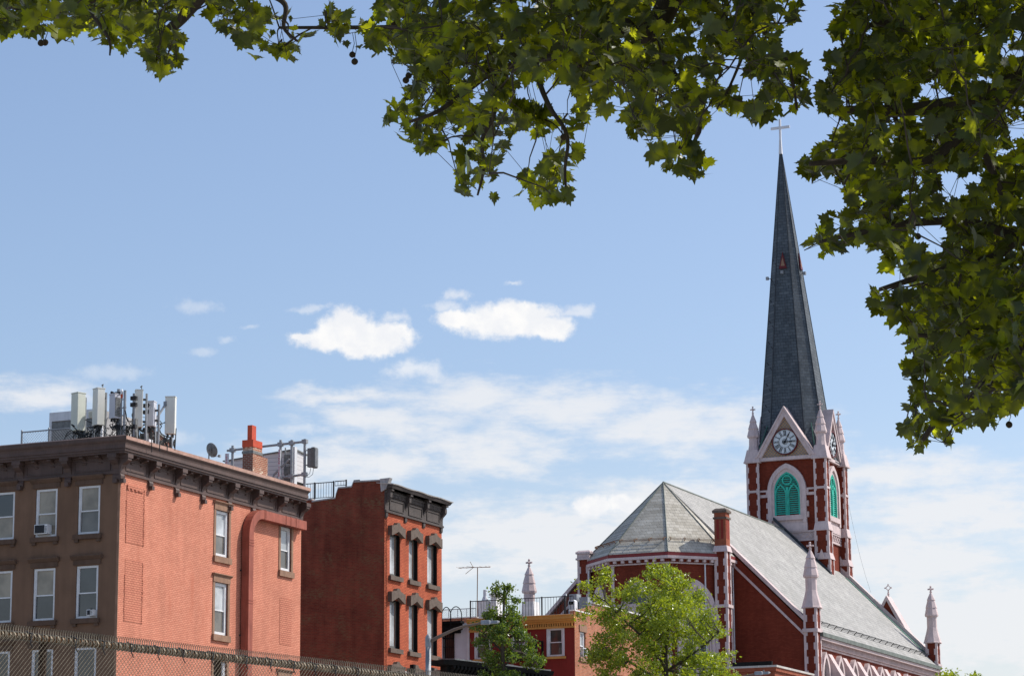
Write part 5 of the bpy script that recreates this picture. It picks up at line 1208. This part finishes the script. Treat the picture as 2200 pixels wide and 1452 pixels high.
# dark strip between tower and roof
MB().hexa([(-.8,26.1,29.35),(3.6,26.1,24.95),(3.6,26.5,24.95),(-.8,26.5,29.35),(-.8,26.1,29.6),(3.6,26.1,25.2),(3.6,26.5,25.2),(-.8,26.5,29.6)]).build('tower_foot_strip', M_spirer, rc)
# low brick hall in front of the church
BL = Fr(at(1664, 1428, 160)); xl = BL.py(1545, 1431)[0]; yr = BL.px(1742, 1441)[0]; zt = BL.py(1664, 1428)[1]
t = BL.root('low_brick_hall', label='low orange brick building with metal coping at the foot of the church wall', category='building')
MB().box(xl, 0, 0, yr, 0, zt-.35).build('wall', M_chbo, t); MB().box(xl, .12, -.12, yr, zt-.35, zt-.12).build('cornice', M_chbo, t); MB().box(xl-.05, .2, -.2, yr+.1, zt-.12, zt).build('coping', M_tin, t)
MB().box(xl+.5, -.5, 1, 1.2, zt-.01, zt+.35).build('roof_upstand', M_black, t)
# wire from the tower
a, b = wp(CH, (TX1, TY1, 31.2)), at(1871, 1272, 225)
cbw = MB().pipe([a.lerp(b, k/8)+Vector((0,0,-.6*math.sin(math.pi*k/8))) for k in range(9)], .009, n=4).build('overhead_wire', M_iron); tag(cbw, 'thin slack wire running down from the clock tower to the right', 'wire')
# ================================================================== FOLIAGE
def inpoly(x, y, P_):
    c = False; j = len(P_)-1
    for i in range(len(P_)):
        xi, yi = P_[i]; xj, yj = P_[j]
        if (yi > y) != (yj > y) and x < (xj-xi)*(y-yi)/(yj-yi)+xi: c = not c
        j = i
    return c
half = [(0,-.30),(.16,-.44),(.52,-.50),(.50,-.30),(.74,-.24),(.62,-.04),(1.0,.16),(.72,.22),(.70,.42),(.44,.34),(.40,.58),(.24,.60),(.13,.80)]
LEAF = [(0,-.30)]+[p for p in half[1:]]+[(0,1.05)]+[(-x, y) for x, y in reversed(half[1:])]
def rv(r=rnd): 
    while True:
        v_ = Vector((r.uniform(-1,1), r.uniform(-1,1), r.uniform(-1,1)))
        if .05 < v_.length < 1: return v_.normalized()
def add_leaf(V, Fc, c, n, tip, s_):
    n = n.normalized(); t_ = (tip-n*tip.dot(n))
    if t_.length < 1e-3: t_ = n.orthogonal()
    t_.normalize(); b_ = t_.cross(n); i = len(V); fold = rnd.uniform(.05, .45); cv = rnd.uniform(-.1, .3); tw = rnd.uniform(-.25,.25)
    V.append(tuple(c))
    for x, y in LEAF:
        z = fold*abs(x)-cv*y*y+tw*x*y; V.append(tuple(c+b_*(x*s_*.62)+t_*((y-.1)*s_*.62)+n*(z*s_*.5)))
    m_ = len(LEAF)
    for k in range(m_): Fc.append((i, i+1+k, i+1+(k+1) % m_))
def near_tree(name, label, polys, holes, limbs, trunk, balls, loc):
    root = empty(name, loc, 0, label=label, category='tree', group='plane trees overhanging the view')
    O = Vector(loc)
    tr = MB(); skel = []
    for r0_, r1_, pts in limbs:
        P_ = [at(x, y, d) if y is not None else x for (x, y, d) in pts]; sm = []
        for i in range(len(P_)-1):
            a, b, c, d = P_[max(i-1,0)], P_[i], P_[i+1], P_[min(i+2, len(P_)-1)]
            for q in range(6): u = q/6; sm.append(.5*((2*b)+(-a+c)*u+(2*a-5*b+4*c-d)*u*u+(-a+3*b-3*c+d)*u**3))
        sm.append(P_[-1]); tr.pipe([p-O for p in sm], r0_, r1_, 8); skel += sm
    tr.build('branches', M_bark2, root, smooth=True)
    V, Fc = [], []; tw = MB(); cl = []
    for poly, dens, s0, cover in polys:
        shade_only = s0 > .15  # oversized leaf clusters out of view, added to shade the visible crown
        xs_ = [p[0] for p in poly]; ys_ = [p[1] for p in poly]; area = (max(xs_)-min(xs_))*(max(ys_)-min(ys_)); n = int(area*dens/1e4)
        for _ in range(n):
            x, y = rnd.uniform(min(xs_), max(xs_)), rnd.uniform(min(ys_), max(ys_))
            if not inpoly(x, y, poly) or any(inpoly(x, y, h) for h in holes): continue
            cl.append([at(x, y, rnd.uniform(*cover)), poly, s0, 1e3 if shade_only else 0])
    for e in cl: e[3] = e[3] or min((q-e[0]).length_squared for q in skel)
    cl.sort(key=lambda e: e[3])
    for c, poly, s0, _ in cl:
        grow = s0 < .15; sk = min(skel, key=lambda q: (q-c).length_squared) if grow else c; L = (sk-c).length; n0 = len(Fc)
        for k in range(rnd.randint(11, 22) if grow else 8):
            p = c+rv()*rnd.uniform(.02, .27); nrm = rv()+Vector((.1,-.35,.55)); tip = Vector((0,0,-1))+rv()*.9; s_ = s0*rnd.choice((.45,.6,.8,.95,1.0,1.1,1.3))*rnd.uniform(.9,1.1)
            t_ = tip.normalized()*s_*.5; q1 = proj(p); q2 = proj(p+t_)
            if not inpoly(*q1, poly) or not inpoly(*q2, poly) or any(inpoly(*q1, h) or inpoly(*q2, h) for h in holes): continue
            add_leaf(V, Fc, p-O, nrm, tip, s_); 
            if grow and rnd.random() < .5: tw.tube(c-O, p-O, .0018, n=3)
        if grow and L > .04 and len(Fc) > n0:
            pts = [sk]+[sk.lerp(c, f)+rv()*(L*.05)+Vector((0,0,.10*L*math.sin(math.pi*f))) for f in (.25,.5,.75)]+[c]
            if L < .45 or all(inpoly(*proj(p), poly) for p in pts[1:]): tw.pipe([p-O for p in pts], .0045+.004*min(L,1.2), .0028, 4); skel += pts[1:]
    tw.build('twigs', M_bark2, root)
    me = bpy.data.meshes.new('foliage'); me.from_pydata(V, [], Fc); me.materials.append(M_leaf)
    o = bpy.data.objects.new('foliage', me); COL.objects.link(o); o.parent = root
    mb = MB(); rr = trunk[0]; mb.pipe([Vector(p)-O for p in trunk[1]], rr, rr*.45, 12); mb.build('trunk', M_bark, root, smooth=True)
    for x, y, l in balls:
        p = at(x, y, rnd.uniform(12.2, 13.2)) - O; r_ = .017
        mb = MB(); mb.lathe(p.x, p.y, [(.003, p.z+r_)]+[(r_*math.sin(math.pi*k/7), p.z+r_*math.cos(math.pi*k/7)) for k in range(1, 7)]+[(.002, p.z-r_)], 8); mb.pipe([p+Vector((0,0,r_)), p+Vector((.01,0,l*.5)), p+Vector((.0,0,l))], .0022, n=4)
        mb.build('seed_ball', M_ball, root)
    return root, len(Fc)
PL1 = [(-60,-260),(440,-260),(434,10),(415,38),(385,48),(398,72),(392,90),(402,125),(380,140),(366,165),(346,182),(334,158),(312,146),(282,130),(288,108),(255,108),(242,142),(228,142),(232,112),(206,104),(170,98),(120,110),(72,90),(48,84),(24,100),(-60,76)]
PL2 = [(434,-160),(540,-160),(545,0),(562,32),(600,30),(622,6),(640,-10),(650,26),(690,32),(704,14),(735,28),(780,45),(806,60),(822,70),(815,120),(780,120),(744,116),(722,84),(690,70),(672,80),(668,104),(650,112),(640,112),(616,148),(588,132),(560,128),(516,122),(500,98),(472,96),(470,62),(440,48)]
PC = [(800,-260),(1745,-260),(1742,20),(1712,56),(1700,76),(1688,98),(1668,108),(1700,130),(1722,138),(1742,165),(1742,215),(1752,232),(1728,256),(1706,262),(1688,250),(1686,232),(1664,244),(1655,272),(1630,284),(1592,268),(1594,232),(1582,248),(1558,256),(1530,244),(1524,250),(1512,270),(1505,280),(1490,318),(1524,342),(1524,392),(1490,396),(1440,376),(1416,368),(1428,326),(1402,342),(1380,318),(1362,294),(1334,274),(1332,252),(1356,230),(1352,194),(1342,216),(1308,216),(1306,228),(1292,262),(1274,246),(1262,272),(1242,288),(1222,282),(1238,300),(1258,302),(1252,340),(1240,360),(1232,380),(1242,424),(1210,444),(1182,444),(1142,458),(1110,424),(1126,396),(1118,352),(1160,350),(1186,324),(1206,312),(1210,282),(1192,282),(1158,302),(1118,286),(1102,298),(1106,330),(1080,344),(1068,392),(1078,442),(1000,448),(980,418),(976,342),(990,304),(964,276),(950,296),(950,332),(906,346),(848,308),(852,282),(814,258),(816,226),(862,208),(880,188),(896,164),(878,146),(848,144),(800,112),(806,72),(842,52),(804,44)]
HC = [[(1100,222),(1108,190),(1150,184),(1230,180),(1238,228),(1212,238),(1196,258),(1178,238),(1156,228)],[(1534,150),(1570,138),(1610,140),(1600,165),(1560,185),(1536,180)],[(1572,180),(1640,172),(1650,196),(1600,226),(1568,206)],[(1000,206),(1040,190),(1046,210),(1010,222)],[(560,-200),(640,-200),(640,-5),(600,10),(575,0)]]
PR = [(1806,-260),(2560,-260),(2560,860),(2300,880),(2200,872),(2186,900),(2168,916),(2142,926),(2112,924),(2098,922),(2050,945),(2042,970),(2010,960),(1986,972),(1956,968),(1946,936),(1928,922),(1956,868),(1956,850),(1946,834),(1952,798),(1950,770),(1954,748),(1944,718),(1922,728),(1908,706),(1896,670),(1876,692),(1870,674),(1884,662),(1854,648),(1856,622),(1888,614),(1916,624),(1948,628),(1962,612),(1940,602),(1916,590),(1886,570),(1864,548),(1862,516),(1832,538),(1802,568),(1764,560),(1726,540),(1724,518),(1758,496),(1784,456),(1798,462),(1824,446),(1842,430),(1806,424),(1804,398),(1792,377),(1762,391),(1730,398),(1704,394),(1704,364),(1742,326),(1786,300),(1812,280),(1802,256),(1786,264),(1750,256),(1770,214),(1754,196),(1786,168),(1772,138),(1784,118),(1828,100),(1792,92),(1792,62),(1798,48),(1772,38),(1774,12),(1804,2)]
HR = [[(1972,193),(2020,193),(2023,215),(1990,222)],[(2017,374),(2060,380),(2112,372),(2128,395),(2090,410),(2050,432),(2022,425)],[(2155,262),(2190,262),(2194,310),(2166,306)],[(1970,492),(2028,480),(2030,545),(1992,552),(1974,520)],[(1905,300),(1925,295),(1922,315)],[(2140,905),(2200,890),(2200,940),(2140,950)]]
LB = [(.075,.045,[(Vector((2.2,-3.2,6.4)),None,0),(Vector((2.0,4,7.3)),None,0),(1560,-260,12.6),(1475,-70,13.2),(1440,0,13.3),(1412,52,13.3),(1385,72,13.3),(1348,58,13.2),(1312,60,13.2),(1280,92,13.2),(1246,150,13.1),(1236,168,13.1)]),
      (.022,.008,[(1262,118,13.1),(1150,128,13),(1060,156,12.9),(1000,198,12.8),(940,240,12.6),(880,262,12.5)]),
      (.016,.006,[(1150,128,13),(1160,180,12.8),(1182,232,12.7),(1212,276,12.6),(1220,310,12.6),(1214,362,12.6),(1216,410,12.6)]),
      (.016,.005,[(1060,156,12.9),(1062,240,12.7),(1036,300,12.6),(1040,360,12.5),(1026,420,12.5)]),
      (.024,.008,[(1300,62,13.2),(1200,70,13.6),(1100,80,13.8),(960,70,14),(850,60,14),(720,60,14),(600,60,14)]),
      (.018,.006,[(1425,132,13.3),(1462,180,13),(1482,236,12.9),(1504,276,12.8),(1480,330,12.8),(1500,370,12.8)]),
      (.020,.010,[(1412,52,13.3),(1425,132,13.3)]),
      (.02,.007,[(Vector((2.0,5,7.1)),None,0),(1640,-200,12.5),(1620,0,12.8),(1626,44,12.8),(1662,92,12.8),(1690,130,12.8),(1704,180,12.8),(1712,236,12.8)]),
      (.011,.004,[(1626,44,12.8),(1600,110,12.8),(1566,190,12.8),(1540,235,12.8)]),
      (.02,.012,[(1290,80,13.2),(1262,40,13.5),(1240,-60,13.8),(1230,-200,14)]),
      (.05,.02,[(Vector((2.2,-3.2,6.4)),None,0),(Vector((-1,4,7.4)),None,0),(600,-300,12.5),(470,-60,12.8),(400,30,12.9),(352,80,12.9),(346,130,12.9)]),
      (.022,.006,[(470,-60,12.8),(560,-20,12.8),(612,10,12.8),(610,60,12.8),(640,90,12.8)]),
      (.02,.006,[(600,-300,12.5),(300,-60,13),(180,10,13),(60,40,13),(20,70,13)]),(.012,.004,[(180,10,13),(232,80,12.9),(236,120,12.9)])]
LR = [(.07,.02,[(Vector((4.4,13,4.6)),None,0),(2330,150,13.4),(2200,172,13.3),(2100,212,13.2),(1992,232,13.1),(1900,238,13),(1820,236,12.9)]),
      (.05,.012,[(Vector((4.4,13,4.5)),None,0),(2320,150,13.2),(2195,168,13),(2100,252,12.8),(1998,342,12.7),(1850,345,12.6),(1740,352,12.5)]),
      (.03,.008,[(2100,252,12.8),(2118,330,12.8),(2160,430,12.8),(2210,500,12.8)]),
      (.04,.010,[(Vector((4.4,13,3.4)),None,0),(2300,560,13),(2120,560,12.9),(1990,592,12.8),(1890,622,12.7)]),
      (.04,.010,[(Vector((4.4,13,2.8)),None,0),(2300,780,13),(2120,840,12.9),(2020,900,12.8),(1982,946,12.8)]),
      (.03,.008,[(2300,560,13),(2100,482,13),(1950,480,12.9),(1850,500,12.8),(1760,520,12.8)]),
      (.04,.012,[(Vector((4.4,13,5.6)),None,0),(2320,-40,13.4),(2120,20,13.3),(1950,40,13.2),(1850,60,13.1)]),
      (.03,.01,[(2300,560,13),(2180,680,13),(2060,720,13),(1970,720,12.9)])]
DP = (11.4, 16.0)
t1, n1 = near_tree('plane_tree', 'big leafy plane tree limb overhanging the top left and centre of the sky', [(PL1, 6.5, .100, DP), (PL2, 4.6, .100, DP), (PC, 6.6, .095, DP), ([(-60,-260),(1740,-260),(2600,-1300),(700,-1300)], 2.7, .19, (11,16))], HC, LB,  # last polygon: unseen canopy added above to cast shade
    (.42, [(2.6,-4.0,-.1),(2.5,-3.8,3),(2.2,-3.2,6.4),(2.0,-3,9)]), [(88,93,.10),(97,92,.1),(116,77,.1),(757,118,.12),(762,133,.15),(872,173,.12),(878,163,.1),(846,55,.1),(1211,295,.12),(1459,320,.12),(952,133,.1)], (2.6,-4.0,0))
t2, n2 = near_tree('plane_tree', 'dense leafy plane tree filling the right edge beside the spire', [(PR, 7.8, .096, DP), ([(1810,-260),(2560,-260),(3300,-1300),(2700,-1300)], 2.7, .19, (11,16)), ([(2560,-260),(3300,-1300),(3800,-300),(3600,600),(2560,860)], 2.7, .19, (11,16))], HR, LR,  # last two polygons: unseen canopy added to block sun and sky
    (.3, [(4.6,13,-.1),(4.5,13,3),(4.4,13,6),(4.3,13,9)]), [(1972,508,.14),(2168,912,.08)], (4.6,13,0))
print('near leaf tris', n1, n2)

def far_tree(name, label, poly, D, thick, ncl, nl, crad, ls, mat, base, stems, cx):
    root = empty(name, (base.x, base.y, 0), 0, label=label, category='tree'); O = Vector((base.x, base.y, 0))
    xs_ = [p[0] for p in poly]; ys_ = [p[1] for p in poly]; V, Fc = [], []; cl = []
    while len(cl) < ncl:
        x, y = rnd.uniform(min(xs_), max(xs_)), rnd.uniform(min(ys_), max(ys_))
        if inpoly(x, y, poly):
            ed = min(1, min(abs(x-a)+abs(y-b) for a, b in poly)/60); cl.append(at(x, y, D+rnd.uniform(-1,1)*thick*(.35+.65*ed)))
    for c in cl:
        for k in range(nl):
            p = c+Vector((rnd.gauss(0,crad), rnd.gauss(0,crad), rnd.gauss(0,crad*.7)))-O; n = (rv()+Vector((0,0,.5))).normalized(); t_ = n.orthogonal(); b_ = n.cross(t_)
            a = rnd.uniform(0,6.28); t_, b_ = t_*math.cos(a)+b_*math.sin(a), b_*math.cos(a)-t_*math.sin(a); s_ = ls*rnd.uniform(.6,1.25); i = len(V)
            V += [tuple(p-t_*s_), tuple(p+b_*s_*.55-n*.02), tuple(p+t_*s_), tuple(p-b_*s_*.55-n*.02)]; Fc += [(i,i+1,i+2),(i,i+2,i+3)]
    me = bpy.data.meshes.new('crown'); me.from_pydata(V, [], Fc); me.materials.append(mat); o = bpy.data.objects.new('crown', me); COL.objects.link(o); o.parent = root
    mb = MB(); sk = []
    for r0_, r1_, pts in stems:
        P_ = [at(x, y, d) for x, y, d in pts]; mb.pipe([p-O for p in P_], r0_, r1_, 7); sk += P_+[(a+b)/2 for a, b in zip(P_, P_[1:])]
    mb.build('trunk', M_bark2, root)
    mb = MB()
    for c in cl[::2]:
        s_ = min(sk, key=lambda q: (q-c).length+max(0, q.z-c.z)*2); m_ = (s_+c)/2+Vector((0,0,-.15)); mb.pipe([s_-O, m_-O, c-O], .035, .012, 4)
    mb.build('branches', M_bark2, root); return root
PT2 = [(1238,1243),(1262,1262),(1290,1250),(1298,1224),(1318,1240),(1330,1264),(1350,1250),(1395,1242),(1400,1222),(1428,1216),(1468,1208),(1466,1238),(1482,1256),(1510,1270),(1514,1292),(1526,1300),(1530,1335),(1536,1345),(1562,1352),(1540,1366),(1506,1372),(1492,1400),(1520,1408),(1535,1398),(1562,1396),(1568,1412),(1560,1432),(1590,1460),(1560,1540),(1290,1540),(1282,1460),(1292,1440),(1270,1425),(1262,1410),(1284,1380),(1268,1366),(1290,1355),(1284,1328),(1246,1330),(1238,1300),(1252,1270)]
b = at(1432, 1600, 122)
far_tree('street_tree', 'bright yellow-green leafy street tree in front of the church apse', PT2, 122, 2.8, 345, 98, .21, .062, M_leaf2, b,
    [(.16,.10,[(1436,2020,122),(1434,1600,122),(1432,1500,122),(1430,1400,122)]),(.09,.03,[(1430,1400,122),(1436,1350,122),(1450,1300,122.3),(1455,1250,122)]),(.08,.03,[(1434,1440,122),(1400,1385,121.6),(1350,1340,121.5),(1300,1290,121.5)]),
     (.07,.03,[(1434,1440,122),(1480,1410,121.2),(1520,1380,121),(1545,1356,121)]),(.07,.02,[(1434,1470,122),(1350,1420,121),(1300,1390,121)]),(.06,.02,[(1430,1390,122),(1400,1330,122.5),(1390,1270,122.5)])], 1432)
PT1 = [(1082,1243),(1096,1252),(1093,1266),(1108,1278),(1118,1290),(1124,1302),(1114,1318),(1120,1338),(1112,1350),(1138,1366),(1148,1378),(1156,1402),(1162,1430),(1146,1438),(1126,1424),(1112,1440),(1132,1456),(1136,1540),(1026,1540),(1034,1452),(1050,1432),(1044,1405),(1054,1390),(1030,1384),(1012,1370),(1014,1346),(1026,1330),(1040,1318),(1036,1304),(1056,1294),(1062,1268),(1070,1254)]
b = at(1082, 1600, 104)
far_tree('street_tree', 'narrow dark green street tree rising in front of the maroon house', PT1, 104, 1.4, 135, 90, .125, .050, M_leaf3, b,
    [(.12,.03,[(1082,2200,104),(1082,1500,104),(1080,1400,104),(1082,1320,104),(1084,1255,104)]),(.04,.02,[(1082,1430,104),(1120,1400,103.6),(1150,1420,103.5)]),(.04,.02,[(1081,1400,104),(1050,1370,104.3),(1025,1350,104.5)])], 1082)
b = at(2045, 1600, 150)
far_tree('street_tree', 'tip of a small tree just showing right of the church front', [(2022,1442),(2036,1440),(2052,1442),(2062,1452),(2080,1449),(2092,1446),(2108,1454),(2120,1490),(2010,1490),(2018,1450)], 150, 1.5, 30, 50, .25, .08, M_leaf2, b,
    [(.1,.03,[(2060,2000,150),(2055,1500,150),(2045,1450,150)])], 2045)

# ================================================================== CHAIN-LINK FENCE IN THE FOREGROUND
A0, A1 = at(0, 1361, 22), at(820, 1447, 26.4); d = (A1-A0); d.z = 0; u = d.normalized(); zt = (A0.z+A1.z)/2
A0.z = A1.z = 0
E0, E1 = A0-u*3.0, A1+u*6.0; LF = (E1-E0).length; ang = math.atan2(u.y, u.x); za, zb_ = at(0, 1361, 22).z, at(820, 1447, 26.4).z
slp = (zb_-za)/(A1-A0).length; zE = za-slp*3.0
fr_ = empty('chain_link_fence', tuple(E0), ang, label='rusty chain-link fence with spiked top edge across the lower left corner', category='fence')
def ft(x): return zE+slp*x
mb = MB().tube((0,0,ft(0)), (LF,0,ft(LF)), .026, n=10); mb.build('top_rail', M_rust, fr_, smooth=True)
mb = MB(); pitch = .048; N_ = int(LF/pitch*8)
pts = [(pitch*k/8, .033*math.cos(2*math.pi*k/8), ft(pitch*k/8)+.033*math.sin(2*math.pi*k/8)) for k in range(N_)]; mb.pipe(pts, .009, n=4)
mb.build('wire_wrap', M_wire, fr_)
mb = MB(); s_ = .045
k = 0; Hh = 3.0
nx = int(LF/s_)
for k in range(-int(Hh/s_), nx):
    for sg in (1, -1):
        a, b_ = k*s_, k*s_+Hh
        lo, hi = max(a, 0), min(b_, LF)
        if hi-lo < .02: continue
        if sg > 0: mb.tube((lo, -.036, ft(lo)-Hh+(lo-a)), (hi, -.036, ft(hi)-Hh+(hi-a)), .0026, n=3)
        else: mb.tube((lo, -.030, ft(lo)-(lo-a)), (hi, -.030, ft(hi)-(hi-a)), .0017, n=3)
mb.build('wire_mesh', M_wire, fr_)
mb = MB()
for k in range(int(LF/(s_*.66))):
    x = k*s_*.66; z = ft(x); mb.tube((x,-.03,z-.02),(x+.003,-.03,z+.062),.0035,n=4).tube((x+.003,-.03,z+.055),(x-.012,-.03,z+.085),.0028,n=3).tube((x+.003,-.03,z+.055),(x+.014,-.03,z+.083),.0028,n=3)
mb.build('top_spikes', M_wire, fr_)
F0 = Vector(E0)
def fx(px_):      # distance along the fence seen at a pixel column
    dd = ray(px_, 1400); n = Vector((-u.y, u.x, 0)); t_ = (F0-CAM).dot(n)/dd.dot(n); return (CAM+dd*t_-F0).dot(u)
for px_ in (102, 478, 820): x = fx(px_); MB().tube((x,.055,-.0),(x,.055,ft(x)+.02),.036,n=10).tube((x,.03,ft(x)-.02),(x,.03,ft(x)+.03),.045,n=10).build('post', M_post, fr_)
for px_ in (55, 152, 212, 273, 330, 384, 447, 520, 572, 622, 668, 712, 760): x = fx(px_); mb = MB().pipe([(x,-.05,ft(x)-.05),(x+.02,-.05,ft(x)+.02),(x+.0,0,ft(x)+.045),(x-.02,.03,ft(x))], .006, n=4).tube((x,-.05,ft(x)-.05),(x+.03,-.05,ft(x)-.09),.005); mb.build('tie_wire', M_iron, fr_)

# ================================================================== GROUND
def sheet(name, pts, z, m, kind='structure'):
    o = MB().quad(*[(x, y, z) for x, y in pts]).build(name, m); o['kind'] = kind; return o
sheet('ground', [(-3000,-3000),(3000,-3000),(3000,3000),(-3000,3000)], -.004, M_pave)
sheet('road', [(-200,45),(200,20),(200,34),(-200,60)], .001, M_ground)
c_, s2 = math.cos(math.radians(AZ)), math.sin(math.radians(AZ))
sheet('side_street', [(8,52),(18,48),(18+s2*260,48+c_*260),(8+s2*260,52+c_*260)], .005, M_ground)
